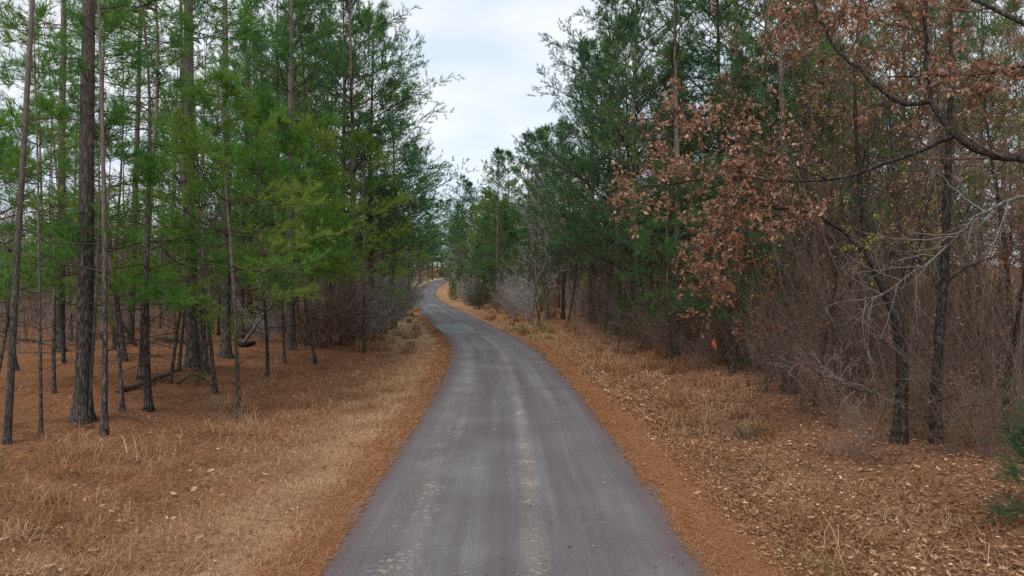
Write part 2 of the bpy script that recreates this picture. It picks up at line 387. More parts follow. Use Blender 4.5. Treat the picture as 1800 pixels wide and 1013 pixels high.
# ------------------------------------------------------------------ road
def road_material(patch=False):
    m, ns, ls = mat_new('patched_asphalt' if patch else 'worn_asphalt')
    u = nd(ns, 'ShaderNodeAttribute', attribute_name='lateral').outputs['Fac']
    s = nd(ns, 'ShaderNodeAttribute', attribute_name='along').outputs['Fac']
    cb = ns.new('ShaderNodeCombineXYZ'); ls.new(u, cb.inputs[0]); ls.new(math_(ns, ls, 'MULTIPLY', s, 0.035), cb.inputs[1])
    cb2 = ns.new('ShaderNodeCombineXYZ'); ls.new(u, cb2.inputs[0]); ls.new(s, cb2.inputs[1])
    v = cb2.outputs[0]
    streak = noise_n(ns, ls, cb.outputs[0], 1.7, 5, 0.6); blot = noise_n(ns, ls, v, 0.5, 4)
    grain = math_(ns, ls, 'MULTIPLY_ADD', noise_n(ns, ls, v, 34, 2, 0.8), 0.5, math_(ns, ls, 'MULTIPLY', noise_n(ns, ls, v, 90, 2, 0.8), 0.5)); mid = noise_n(ns, ls, v, 9, 5, 0.7)
    if patch:
        c = ramp(ns, [(0.3, (0.13, 0.138, 0.14)), (0.7, (0.215, 0.228, 0.23))]); ls.new(math_(ns, ls, 'MULTIPLY_ADD', mid, 0.6, math_(ns, ls, 'MULTIPLY', blot, 0.4)), c.inputs[0]); col = c.outputs[0]
    else:
        f = math_(ns, ls, 'MULTIPLY_ADD', streak, 0.65, math_(ns, ls, 'MULTIPLY', blot, 0.35))
        c = ramp(ns, [(0.36, (0.078, 0.062, 0.065)), (0.5, (0.110, 0.098, 0.102)), (0.64, (0.156, 0.147, 0.150))]); ls.new(f, c.inputs[0]); col = c.outputs[0]
        # browner rims where straw is ground in
        rim = smooth01(ns, ls, math_(ns, ls, 'ABSOLUTE', u), 1.7, 2.5)
        col = mixc(ns, ls, math_(ns, ls, 'MULTIPLY', rim, 0.6), col, (0.105, 0.068, 0.066))
        # pale wheel-track gravel and a worn centre seam
        for cu, wd, amt in ((0.34, 0.17, 0.65), (-1.5, 0.34, 0.45), (1.45, 0.45, 0.12)):
            band = smooth01(ns, ls, math_(ns, ls, 'ABSOLUTE', math_(ns, ls, 'SUBTRACT', u, cu)), wd*1.7, 0.0)
            spot = smooth01(ns, ls, math_(ns, ls, 'ADD', mid, math_(ns, ls, 'MULTIPLY', noise_n(ns, ls, v, 1.1, 3), 0.6)), 0.83, 0.98)
            soft = math_(ns, ls, 'MULTIPLY', band, math_(ns, ls, 'MULTIPLY', blot, 0.4))
            col = mixc(ns, ls, math_(ns, ls, 'MAXIMUM', math_(ns, ls, 'MULTIPLY', math_(ns, ls, 'MULTIPLY', band, spot), amt), math_(ns, ls, 'MULTIPLY', soft, amt)), col, (0.42, 0.36, 0.29))
        # cracks
        wv = ns.new('ShaderNodeVectorMath'); wv.operation = 'ADD'; ls.new(v, wv.inputs[0])
        nn = nd(ns, 'ShaderNodeTexNoise', Scale=1.5, Detail=4.0); ls.new(v, nn.inputs['Vector']); ls.new(nn.outputs['Color'], wv.inputs[1])
        vo = nd(ns, 'ShaderNodeTexVoronoi', feature='DISTANCE_TO_EDGE'); vo.inputs['Scale'].default_value = 0.33; ls.new(wv.outputs[0], vo.inputs['Vector'])
        crk = math_(ns, ls, 'MULTIPLY', smooth01(ns, ls, vo.outputs['Distance'], 0.010, 0.002), smooth01(ns, ls, blot, 0.50, 0.60))
        col = mixc(ns, ls, math_(ns, ls, 'MULTIPLY', crk, 0.12), col, (0.03, 0.028, 0.028))
    g = ramp(ns, [(0.34, (0.8,)*3), (0.5, (0.98,)*3), (0.66, (1.2,)*3)] if patch else [(0.34, (0.42, 0.42, 0.43)), (0.5, (0.95, 0.95, 0.95)), (0.66, (1.8, 1.76, 1.72))]); ls.new(grain, g.inputs[0])
    col = mixc(ns, ls, 1.0, col, g.outputs[0], 'MULTIPLY')
    b = ns.new('ShaderNodeBsdfPrincipled'); ls.new(col, b.inputs['Base Color']); b.inputs['Roughness'].default_value = 0.72
    b.inputs['Specular IOR Level'].default_value = 0.35
    bp = ns.new('ShaderNodeBump'); bp.inputs['Strength'].default_value = 0.35; bp.inputs['Distance'].default_value = 0.01
    ls.new(grain, bp.inputs['Height']); ls.new(bp.outputs[0], b.inputs['Normal'])
    o = ns.new('ShaderNodeOutputMaterial'); ls.new(b.outputs[0], o.inputs[0])
    return m

HW = 2.52
def road_edge(u, y):
    w = 0.06*np.sin(1.7*y) + 0.05*np.sin(4.1*y + 1) + 0.035*np.sin(9.3*y + 2) + 0.02*np.sin(21*y)
    w2 = 0.06*np.sin(1.3*y+3) + 0.05*np.sin(3.7*y + 2) + 0.03*np.sin(8.1*y) + 0.02*np.sin(19*y + 1)
    return u + np.where(u > 0, w, w2) * np.clip(np.abs(u)/HW, 0, 1)**3
ysr = np.concatenate([np.linspace(-8, 60, 700), np.geomspace(60.1, 300, 220)])
road_z = lambda u, y: zc_(y) + 0.015 + 0.035*(1 - (u/HW)**2)
road = link('road', sheet('road', np.linspace(-HW, HW, 25), ysr, road_z, road_material(), road_edge))
road['kind'] = 'structure'; road['label'] = 'narrow worn purple-grey asphalt road winding away between the trees'
pm = road_material(True)
def patch(y0, y1, u0, u1, seed):
    r2 = np.random.default_rng(seed); k = 28; mb = MB()
    a = np.linspace(0, 2*np.pi, k, endpoint=False)
    e = lambda c: np.sign(c)*np.abs(c)**0.45
    uu = (u0+u1)/2 + (u1-u0)/2*e(np.cos(a))*(1 + 0.10*r2.standard_normal(k)); yy = (y0+y1)/2 + (y1-y0)/2*e(np.sin(a))*(1 + 0.08*r2.standard_normal(k))
    uu = np.clip(uu, -HW+0.02, HW-0.02)
    rings = []
    for f in (1.0, 0.75, 0.5, 0.25, 0.02):
        cu, cyy = (u0+u1)/2, (y0+y1)/2
        U_, Y_ = cu + (uu-cu)*f, cyy + (yy-cyy)*f
        rings.append(np.stack([xc_(Y_) + U_, Y_, road_z(U_, Y_) + 0.006, U_], 1))
    V = np.concatenate(rings); idx = np.arange(len(V)).reshape(5, k); j = np.roll(idx, -1, 1)
    F = np.stack([idx[:-1], j[:-1], j[1:], idx[1:]], -1).reshape(-1, 4)
    mb.add(V[:, :3], F); me = mb.mesh('patch', [pm])
    for an, arr in (('lateral', V[:, 3]), ('along', V[:, 1])):
        t = me.attributes.new(an, 'FLOAT', 'POINT'); t.data.foreach_set('value', arr.astype(np.float32))
    link('patch', me, road)
patch(51.5, 60.5, -2.35, 0.35, 1)
patch(84, 90, -1.9, 0.1, 2)
patch(97, 104, -1.2, 0.6, 5)

# ------------------------------------------------------------------ ground cover
def scatter_y(n, y0, y1, p=1.6):
    a = U(0, 1, n); q = 1 - p
    return (y0**q + a*(y1**q - y0**q))**(1/q)
def on_ground(u, y, lift=0.0):
    x = xc_(y) + u
    return np.stack([x, y, gz(x, y) - 0.02 + lift], 1)
def in_view(x, y, pad=1.0): return np.abs(x) < 0.745*y + pad

def cover(name, mb, mats, label, cat):
    o = link(name, mb.mesh(name, mats, False)); o['kind'] = 'stuff'; o['label'] = label; o['category'] = cat; return o

def blades(mb, Q, ln, wd, lean, tint, mat=0, curve=0.5):
    n = len(Q); az = U(0, 2*np.pi, n); h = np.stack([np.cos(az), np.sin(az), np.zeros(n)], 1)
    sd = np.stack([-np.sin(az), np.cos(az), np.zeros(n)], 1) * (np.broadcast_to(wd, (n,))[:, None]*0.5)
    ln = np.broadcast_to(ln, (n,)); cv = curve*U(0.3, 1.4, n); zz = np.array([0, 0, 1.0])
    dr = lambda th: h*np.sin(th)[:, None] + zz*np.cos(th)[:, None]
    m1 = Q + dr(lean)*(ln*0.45)[:, None]
    m2 = m1 + dr(np.minimum(lean + cv, 2.3))*(ln*0.3)[:, None]
    tip = m2 + dr(np.minimum(lean + 2.2*cv, 2.7))*(ln*0.25)[:, None]
    V = np.stack([Q - sd, Q + sd, m1 + sd*0.8, m1 - sd*0.8, m2 + sd*0.6, m2 - sd*0.6, tip], 1).reshape(-1, 3)
    b = np.arange(n)[:, None]*7; tt = np.repeat(tint, 7)
    k0 = mb.n
    mb.add(V, b + np.array([[0, 1, 2, 3]]), mat, tt)
    mb.f.append((b + np.array([[3, 2, 4, 5]]) + k0, mat))
    mb.f.append((b + np.array([[5, 4, 6]]) + k0, mat))

# mown tan grass along the left verge
mb = MB(); n = 46000
y = scatter_y(n, 6.5, 75, 1.7); u = -U(0, 1, n)**1.3*3.6 - 3.05 + rng.normal(0, 0.35, n)
u = np.minimum(u, -2.75)
keep = in_view(xc_(y)+u, y); u, y = u[keep], y[keep]; n = len(u)
sc = np.clip(y/14, 0.8, 3.0)
blades(mb, on_ground(u, y), U(0.08, 0.20, n)*np.clip(sc, 0.9, 1.4), 0.007*sc, U(0.6, 1.5, n), np.clip(rng.normal(0.52, 0.27, n) + 0.25*np.sin(1.7*u+0.6*y)*np.sin(2.3*y-u), 0, 1))
cover('verge_grass', mb, [M['dry_grass']], 'short tan dry grass along the left verge', 'grass')
# tan grass on the right verge, denser by the bend
mb = MB(); n = 50000
y = scatter_y(n, 7, 85, 1.15); u = 3.5 + U(0, 1, n)**1.2*4.0 + rng.normal(0, 0.3, n)
keep = in_view(xc_(y)+u, y) & (u > 2.7) & ((y > 36) | (U(0, 1, n) < 0.18)); u, y = u[keep], y[keep]; n = len(u)
sc = np.clip(y/14, 0.8, 4.0); g = (np.sin(0.4*y+u) + rng.normal(0, 0.6, n) > 1.0)
blades(mb, on_ground(u, y), U(0.06, 0.2, n)*np.clip(sc, 0.9, 1.6), 0.006*sc, U(0.2, 1.4, n), np.clip(rng.normal(0.5, 0.25, n), 0, 1), np.zeros(1, int)[0])
cover('bank_grass', mb, [M['dry_grass']], 'thin dry grass on the right roadside bank', 'grass')
# rust-coloured needles fallen everywhere
mb = MB(); n = 150000
y = scatter_y(n, 6.3, 55, 1.7); side = U(0, 1, n)
u = np.where(side < 0.55, -2.45 - U(0, 1, n)**1.15*22, np.where(side < 0.70, -2.38 - np.abs(rng.normal(0, 0.5, n)), np.where(side < 0.93, 2.42 + np.abs(rng.normal(0, 0.9, n)), 3 + U(0, 15, n))))
dr = 0.5 + 0.5*np.sin(0.9*y) * np.sin(0.37*y + 1.0) + 0.25*np.sin(2.3*y)
u = np.where((np.abs(u) > 2.3) & (np.abs(u) < 4.6), np.sign(u)*(2.38 + (np.abs(u) - 2.38)*np.clip(0.65 + 0.6*dr, 0.5, 1.4)), u)
keep = in_view(xc_(y)+u, y) & ~((u < -3.2) & (u > -5.8) & (U(0, 1, n) < 0.7)); u, y = u[keep], y[keep]; n = len(u)
Q = on_ground(u, y, 0.012 + U(0, 0.03, n)); Q[:, 2] += np.where(np.abs(u) < HW, 0.03, 0)
az = U(0, 2*np.pi, n); d = np.stack([np.cos(az), np.sin(az), rng.normal(0, 0.18, n)], 1)*(U(0.10, 0.20, n)*np.clip(y/16, 1, 1.8))[:, None]
sd = np.stack([-np.sin(az), np.cos(az), np.zeros(n)], 1)*(0.0028*np.clip(y/9, 1, 4))[:, None]
tt = np.repeat(np.clip(rng.normal(0.5, 0.27, n), 0, 1), 3)
mb.add(np.stack([Q-sd, Q+sd, Q+d], 1).reshape(-1, 3), np.arange(3*n).reshape(-1, 3), 0, tt)
cover('pine_straw', mb, [M['straw']], 'rust brown fallen pine needles carpeting the roadside', 'pine straw')
# leaf litter
def flat_leaves(mb, u, y, size, tint, lobed, mat=0):
    n = len(u); Q = on_ground(u, y, 0.02 + U(0, 0.035, n)); az = U(0, 2*np.pi, n)
    D = np.stack([np.cos(az), np.sin(az), rng.normal(0, 0.22, n)], 1)
    Nn = nrm(np.stack([rng.normal(0, 0.4, n), rng.normal(0, 0.4, n), np.ones(n)], 1))
    leaves(mb, Q, D, Nn, size, mat, tint, lobed, fold=0.7)
mb = MB(); n = 42000
y = scatter_y(n, 6.4, 50, 1.6); u = np.where(U(0, 1, n) < 0.86, 3.5 + np.abs(rng.normal(0, 1, n))*4.4, 3.3 + U(0, 2.0, n))
keep = in_view(xc_(y)+u, y) & (u < 17); u, y = u[keep], y[keep]
flat_leaves(mb, u, y, U(0.03, 0.10, len(u))*np.clip(y/14, 1, 1.5), np.clip(rng.normal(0.43, 0.25, len(u)) + 0.15*np.sin(1.3*u + 0.8*y)*np.sin(0.9*y - 1.1*u), 0, 1), False)
n = 14000; y = scatter_y(n, 6.4, 45, 1.6); u = -3.2 - U(0, 1, n)*22
keep = in_view(xc_(y)+u, y); u, y = u[keep], y[keep]
flat_leaves(mb, u, y, U(0.03, 0.10, len(u)), np.clip(rng.normal(0.42, 0.28, len(u)), 0, 1), False)
n = 260; y = scatter_y(n, 7, 40, 1.6); u = U(-2.3, 2.3, n); k0 = len(mb.v)
flat_leaves(mb, u, y, U(0.03, 0.07, n), np.clip(rng.normal(0.5, 0.3, n), 0, 1), False); mb.v[-1][:, 2] += 0.05
cover('leaf_litter', mb, [M['litter']], 'brown and tan fallen leaves scattered over both roadsides', 'leaf litter')
mb = MB(); n = 900; y = scatter_y(n, 7, 34, 1.4); u = np.where(U(0, 1, n) < 0.6, -5 - U(0, 16, n), 4 + U(0, 12, n))
Pt = walk(on_ground(u, y, 0.03), np.stack([U(-1, 1, n), U(-1, 1, n), U(-.05, .12, n)], 1), U(0.25, 1.1, n), 5, 0.15); tubes(mb, Pt, U(0.004, 0.011, n)[:, None]*np.linspace(1, .5, 5), 3, 0, U(0, 1, n))
cover('fallen_twigs', mb, [M['twig']], 'thin dead twigs strewn over the forest floor', 'twigs')
# nearest single fallen leaves: pieces of the ground
protos = []
for k in range(8):
    mb = MB(); leaves(mb, np.zeros((1, 3)), np.array([[0, 1.0, 0.05]]), np.array([[U(-.2, .2), 0, 1.0]]), 1.0, 0, np.array([0.18 + 0.095*k]), True, fold=0.6)
    protos.append(mb.mesh('leaf', [M['litter']], False))
cnt = 0
while cnt < 285:
    yy = float(scatter_y(1, 7.0, 13.5, 1.5)[0]); right = rng.random() < 0.8
    uu = U(3.9, 8.5) if right else -U(3.4, 8.5)
    if abs(uu) > 0.735*yy: continue
    o = link('leaf', protos[rng.integers(8)], ground); o.location = (xc_(yy)+uu, yy, gz(xc_(yy)+uu, yy) + 0.045)
    sc = U(0.065, 0.135); o.scale = (sc, sc, sc); o.rotation_euler = (U(-.4, .4), U(-.4, .4), U(0, 6.28)); cnt += 1

for px, py in ((74, 1003), (153, 975), (325, 832), (378, 829), (345, 860), (202, 905), (447, 766), (174, 895), (17, 950), (300, 870), (463, 836), (420, 905)):
    xx, yy = G(px, py); o = link('leaf', protos[7], ground); o.location = (xx, yy, float(gz(xx, yy)) + 0.05); sc = U(0.12, 0.18)
    o.scale = (sc,)*3; o.rotation_euler = (U(-.4, .4), U(-.4, .4), U(0, 6.28))

# ------------------------------------------------------------------ tree library
def trunk_line(H, n, sway, lean=(0, 0)):
    z = np.linspace(0, H, n); ph = U(0, 6.28, 4); t = z / H
    x = sway*(np.sin(2.3*t*2 + ph[0]) - np.sin(ph[0]) + 0.4*(np.sin(7*t + ph[1]) - np.sin(ph[1]))) + lean[0]*t
    yv = sway*(np.sin(2.0*t*2 + ph[2]) - np.sin(ph[2]) + 0.4*(np.sin(6*t + ph[3]) - np.sin(ph[3]))) + lean[1]*t
    return np.stack([x, yv, z], 1)

def add_trunk(mb, P, Rr, k, mat=0, rough=0.06):
    B = P[None]; n = len(P); sub = MB(); tubes(sub, B, Rr[None], k)
    V = sub.v[0].reshape(n, k, 3); a = np.arange(k)*2*np.pi/k
    ph = U(0, 6.28, 6); zz = P[:, 2][:, None]
    rel = 1 + rough*(np.sin(3*a + ph[0] + 0.5*zz) + 0.7*np.sin(5*a + ph[1] - 0.9*zz) + 0.6*rng.standard_normal((n, k))*0.6)
    fl = np.exp(-zz/0.28)*0.8*(np.sin(4*a + ph[2])*0.6 + 0.6)
    V = P[:, None, :] + (V - P[:, None, :]) * (rel + fl)[..., None]
    mb.add(V.reshape(-1, 3), sub.f[0][0], mat, np.repeat(np.linspace(0, 1, n), k))

def pine(seed, H, r0, cb, Rmax, nprim, n2, n3, cnt, nl, nw, elev=(5, 50), sway=0.12, k=12, needle='needle', dead=10, low_len=0.6, lean=(0, 0), spread=(5, 46), tipfull=0.25, mids=True, whorl=4):
    global rng
    keep = rng; rng = np.random.default_rng(seed)
    n = 26; z = np.concatenate([[0, 0.25, 0.7], np.linspace(1.4, H, n-3)])
    base = trunk_line(H, 60, sway, lean); P = np.stack([np.interp(z, base[:, 2], base[:, i]) for i in range(3)], 1)
    Rr = r0*(1 - 0.93*(z/H)**1.1); tr = MB(); add_trunk(tr, P, Rr, k)
    # dead lower branches
    if dead:
        hz = U(min(0.12, cb*0.5)*H, cb*H, dead); az = U(0, 6.28, dead)
        O = np.stack([np.interp(hz, P[:, 2], P[:, i]) for i in range(3)], 1)
        D = np.stack([np.cos(az), np.sin(az), U(-0.2, 0.5, dead)], 1)
        Pd = walk(O, D, U(0.5, 2.4, dead), 6, 0.16, -0.02); Rd = U(0.012, 0.022, dead)[:, None]*np.linspace(1, 0.3, 6)
        tubes(tr, Pd, Rd, 4, 1)
        P2, R2 = spawn(Pd, Rd, 4, (0.3, 1), (30, 60), ratio=0.4, n=4, wig=0.2, rf=0.6); tubes(tr, P2, R2, 3, 1)
    cw = MB()
    s = np.sort(np.clip((np.floor(np.arange(nprim)/whorl) + 0.5 + rng.normal(0, 0.13, nprim)) / math.ceil(nprim/whorl), 0.0, 1.0))**1.05; zz = (cb + (0.985-cb)*s)*H
    az = np.arange(nprim)*2.399 + rng.normal(0, 0.5, nprim)
    prof = (low_len + (1-low_len)*np.clip(s/tipfull, 0, 1)) * (1-s)**0.62 * U(0.65, 1.15, nprim)
    L = np.maximum(Rmax*prof, 0.45)
    el = np.radians(elev[0] + (elev[1]-elev[0])*s**1.2 + rng.normal(0, 9, nprim))
    O = np.stack([np.interp(zz, P[:, 2], P[:, i]) for i in range(3)], 1)
    D = np.stack([np.cos(az)*np.cos(el), np.sin(az)*np.cos(el), np.sin(el)], 1)
    P1 = walk(O, D, L, 8, 0.10, 0.035); r1 = np.clip(0.011*L, 0.012, 0.055); R1 = r1[:, None]*np.linspace(1, 0.25, 8)
    tubes(cw, P1, R1, 5, 0)
    P2, R2 = spawn(P1, R1, n2, (0.28, 1.0), (28, 62), ratio=0.36, ltap=0.28, n=5, wig=0.12, up=0.05, rf=0.6, planar=True, rmin=0.005); tubes(cw, P2, R2, 3, 0)
    P3_, R3 = spawn(P2, R2, n3, (0.25, 1.0), (25, 60), L=(0.30, 0.62), ltap=0.2, n=3, wig=0.15, up=0.12, rf=0.7, rmin=0.004); tubes(cw, P3_, R3, 3, 0)
    bt = np.repeat(U(0, 1, nprim), n2)
    e2, d2 = P2[:, -1], P2[:, -1] - P2[:, -2]; e3, d3 = P3_[:, -1], P3_[:, -1] - P3_[:, -2]
    d1 = P1[:, -1] - P1[:, -2]; dm = P2[:, 3] - P2[:, 2]
    if not mids:
        Q = np.concatenate([e2, e3, P1[:, -1]]); Dd = np.concatenate([nrm(d2), nrm(d3), nrm(d1)]) + np.array([0, 0, 0.22]); tt = np.concatenate([bt, np.repeat(bt, n3), bt[::n2]])
    else: Q = np.concatenate([e2, e3, P3_[:, 1], P1[:, -1], P1[:, -1] - 0.5*d1, P2[:, 3]]); Dd = np.concatenate([nrm(d2), nrm(d3), nrm(d3), nrm(d1), nrm(d1), nrm(dm)]) + np.array([0, 0, 0.18])
    if mids: b1 = bt[::n2]; tt = np.concatenate([bt, np.repeat(bt, n3), np.repeat(bt, n3), b1, b1, bt])
    tt = np.clip(0.68*tt + 0.32*U(0, 1, len(tt)), 0, 1)
    needles(cw, Q, Dd, cnt, nl, nw, 1, spread, 0.12, tt)
    rng = keep
    return [('trunk', tr.mesh('trunk', [M['pine_bark'], M['limb']])), ('crown', cw.mesh('crown', [M['limb'], M[needle]], False))]

def bare_tree(seed, H, r0, m1=16, m2=6, m3=5, m4=3, cb=0.3, ang=(25, 55), bark='grey_bark', twig='twig_grey', leaf=None, leafn=0, lsize=0.1, sway=0.25, lean=(0, 0), ratio=0.38, up=0.05, tr_=0.006, wig=0.13):
    global rng
    keep = rng; rng = np.random.default_rng(seed)
    P = trunk_line(H, 18, sway, lean); Rr = r0*(1 - 0.94*np.linspace(0, 1, 18)**0.9)
    tr = MB(); add_trunk(tr, P, Rr, 9)
    cw = MB()
    P1, R1 = spawn(P[None], Rr[None], m1, (cb, 1.0), ang, ratio=ratio, ltap=0.6, n=8, wig=wig, up=up, rf=0.5, rend=0.25, rmin=tr_*1.6); tubes(cw, P1, R1, 5, 0)
    P2, R2 = spawn(P1, R1, m2, (0.2, 1.0), (25, 60), ratio=0.45, ltap=0.5, n=6, wig=wig, up=up*0.7, rf=0.6, rend=0.35, rmin=tr_*1.2); tubes(cw, P2, R2, 4, 0)
    P3_, R3 = spawn(P2, R2, m3, (0.15, 1.0), (25, 60), ratio=0.45, ltap=0.4, n=4, wig=wig, up=up*0.4, rf=0.65, rend=0.5, rmin=tr_); tubes(cw, P3_, R3, 3, 0)
    ends = P3_
    if m4:
        P4, R4 = spawn(P3_, R3, m4, (0.2, 1.0), (25, 60), ratio=0.55, n=3, wig=wig, rf=0.8, rend=0.6, rmin=tr_*0.75); tubes(cw, P4, R4, 3, 0)
        ends = P4
    mats = [M[twig]]
    if leaf:
        sel = rng.integers(0, len(ends), leafn); Q = ends[sel, -1]; n = leafn
        D = rng.standard_normal((n, 3)); D[:, 2] -= 0.5
        leaves(cw, Q, D, nrm(rng.standard_normal((n, 3))), U(0.6, 1.2, n)*lsize, 1, U(0, 1, n), False, wide=0.8); mats.append(M[leaf])
    rng = keep
    return [('trunk', tr.mesh('trunk', [M[bark]])), ('crown', cw.mesh('crown', mats, False))]

def shrub(seed, H, stems, m2, m3, twig='twig', spread=0.35, r0=0.012, leaf=None, leafn=0, lsize=0.06, up=0.05, wig=0.10, base=0.25, rmin=0.0035):
    global rng
    keep = rng; rng = np.random.default_rng(seed); mb = MB()
    a = U(0, 6.28, stems); rr = base*np.sqrt(U(0, 1, stems))
    O = np.stack([np.cos(a)*rr, np.sin(a)*rr, np.full(stems, -0.03)], 1)
    D = np.stack([np.cos(a)*spread, np.sin(a)*spread, np.ones(stems)], 1) + rng.normal(0, 0.12, (stems, 3))
    P1 = walk(O, D, U(0.55, 1.1, stems)*H, 9, wig, up*0.3); R1 = (r0*U(0.6, 1.3, stems))[:, None]*np.linspace(1, 0.3, 9)
    tubes(mb, P1, R1, 4, 0, U(0, 1, stems))
    P2, R2 = spawn(P1, R1, m2, (0.15, 1), (20, 60), ratio=0.4, ltap=0.5, n=5, wig=wig*1.3, up=up, rf=0.65, rmin=rmin); tubes(mb, P2, R2, 3, 0, U(0, 1, len(P2)))
    P3_, R3 = spawn(P2, R2, m3, (0.15, 1), (20, 60), ratio=0.5, n=4, wig=wig*1.3, up=up*0.5, rf=0.7, rmin=rmin*0.85); tubes(mb, P3_, R3, 3, 0, U(0, 1, len(P3_)))
    ends = P3_; mats = [M[twig]]
    if leaf:
        sel = rng.integers(0, len(ends), leafn); Q = ends[sel, rng.integers(1, 4, leafn)]
        D = rng.standard_normal((leafn, 3)); D[:, 2] -= 0.3
        leaves(mb, Q, D, nrm(rng.standard_normal((leafn, 3))), U(0.6, 1.2, leafn)*lsize, 1, U(0, 1, leafn), False, wide=0.9); mats.append(M[leaf])
    rng = keep
    return mb.mesh('shrub', mats, False)

LIB = {}
# tall stand pines
LIB['tall0'] = pine(1, 25, 0.28, 0.30, 5.2, 62, 8, 4, 13, 0.27, 0.0145, elev=(8, 45), dead=16)
LIB['tall1'] = pine(2, 26, 0.27, 0.38, 4.8, 56, 8, 4, 13, 0.27, 0.0145, elev=(5, 50), dead=20)
LIB['tall2'] = pine(3, 23, 0.20, 0.26, 4.2, 56, 7, 4, 13, 0.27, 0.0145, elev=(0, 45), dead=16)
LIB['lodge0'] = pine(17, 29, 0.28, 0.52, 4.8, 30, 7, 4, 12, 0.27, 0.0145, elev=(8, 45), dead=26)
LIB['lodge1'] = pine(18, 27, 0.25, 0.50, 4.4, 28, 7, 4, 12, 0.27, 0.0145, elev=(0, 45), dead=26)
# edge pines with long low limbs over the verge
LIB['edge0'] = pine(4, 24, 0.25, 0.17, 8.2, 56, 12, 4, 13, 0.27, 0.0165, elev=(4, 48), dead=8, low_len=0.75, needle='needle')
LIB['edge1'] = pine(5, 25, 0.24, 0.15, 8.4, 56, 12, 4, 13, 0.27, 0.0165, elev=(14, 55), dead=8, low_len=0.7, needle='needle_cool')
LIB['edge2'] = pine(16, 22, 0.22, 0.18, 7.2, 56, 11, 4, 13, 0.27, 0.0165, elev=(10, 50), dead=8, low_len=0.7, needle='needle_cool')
# understorey pines
LIB['young0'] = pine(6, 9.5, 0.06, 0.34, 3.3, 26, 7, 4, 14, 0.26, 0.0135, elev=(-4, 40), k=8, needle='needle_light', dead=10, sway=0.2)
LIB['young1'] = pine(7, 11, 0.072, 0.31, 3.7, 28, 7, 4, 14, 0.26, 0.0135, elev=(-8, 42), k=8, needle='needle_light', dead=12, sway=0.25)
LIB['young3'] = pine(63, 10, 0.07, 0.30, 3.6, 30, 7, 4, 14, 0.26, 0.0135, elev=(-6, 40), k=8, needle='needle_cool', dead=10, sway=0.2)
LIB['pole0'] = pine(19, 15, 0.085, 0.70, 2.4, 14, 6, 4, 10, 0.24, 0.0135, elev=(-4, 40), k=8, needle='needle_light', dead=22, sway=0.16)
LIB['pole1'] = pine(20, 13, 0.070, 0.66, 2.2, 13, 6, 4, 10, 0.24, 0.0135, elev=(0, 40), k=8, needle='needle_light', dead=18, sway=0.24)
LIB['young2'] = pine(8, 8.0, 0.055, 0.40, 2.2, 24, 6, 4, 12, 0.23, 0.013, elev=(0, 40), k=8, needle='needle_light', dead=8, sway=0.22)
# far pines (coarser needles)
LIB['far0'] = pine(9, 25, 0.27, 0.22, 6.2, 70, 8, 3, 9, 0.26, 0.034, k=8, needle='needle_cool', dead=4)
LIB['far1'] = pine(10, 23, 0.24, 0.18, 6.4, 72, 8, 3, 9, 0.26, 0.034, k=8, needle='needle', dead=4)
LIB['far2'] = pine(12, 17, 0.20, 0.08, 5.6, 70, 8, 3, 9, 0.26, 0.034, k=8, needle='needle', dead=0)
LIB['gold'] = pine(13, 18, 0.2, 0.25, 6.0, 64, 8, 3, 9, 0.26, 0.034, k=8, needle='needle_yellow', dead=0)
LIB['seedling'] = pine(64, 3.0, 0.035, 0.10, 1.0, 26, 5, 3, 12, 0.16, 0.008, elev=(5, 60), k=6, needle='needle_cool', dead=0, sway=0.05)
LIB['sapling'] = pine(14, 3.2, 0.04, 0.04, 1.0, 34, 5, 3, 14, 0.16, 0.012, elev=(15, 60), k=6, needle='needle_light', dead=0, sway=0.03)

# hardwoods
LIB['bare0'] = bare_tree(21, 14, 0.13, bark='grey_bark', twig='twig_grey', tr_=0.012)
LIB['dim0'] = bare_tree(61, 13, 0.13, bark='dark_bark', twig='twig', tr_=0.014, m1=18)
LIB['dim1'] = bare_tree(62, 10, 0.10, bark='dark_bark', twig='twig', tr_=0.014, cb=0.15, m1=18)
LIB['bare1'] = bare_tree(22, 11, 0.09, bark='grey_bark', twig='twig_grey', ang=(30, 70), cb=0.2, lean=(0.8, 0), tr_=0.011)
LIB['bare2'] = bare_tree(23, 16, 0.15, bark='dark_bark', twig='twig', m1=18)
LIB['bare3'] = bare_tree(24, 12, 0.085, bark='dark_bark', twig='twig', cb=0.2, lean=(-0.6, 0.3))
LIB['bare4'] = bare_tree(25, 9, 0.06, bark='dark_bark', twig='twig_red', cb=0.15, m1=14, ang=(20, 50))
LIB['vine'] = bare_tree(26, 13, 0.10, bark='dark_bark', twig='twig', cb=0.15, leaf='vine_leaf', leafn=1500, lsize=0.10)
LIB['browntree'] = bare_tree(27, 13, 0.10, bark='dark_bark', twig='twig', cb=0.18, leaf='oak_leaf', leafn=1600, lsize=0.13)
LIB['rustling'] = bare_tree(28, 6.2, 0.045, bark='dark_bark', twig='twig', m1=16, m2=5, m3=4, m4=2, cb=0.12, leaf='rust_leaf', leafn=3000, lsize=0.13, tr_=0.004)
LIB['holly'] = bare_tree(29, 5.5, 0.05, bark='dark_bark', twig='twig', m1=18, m2=5, m3=4, m4=2, cb=0.12, leaf='holly_leaf', leafn=2600, lsize=0.10, tr_=0.004)
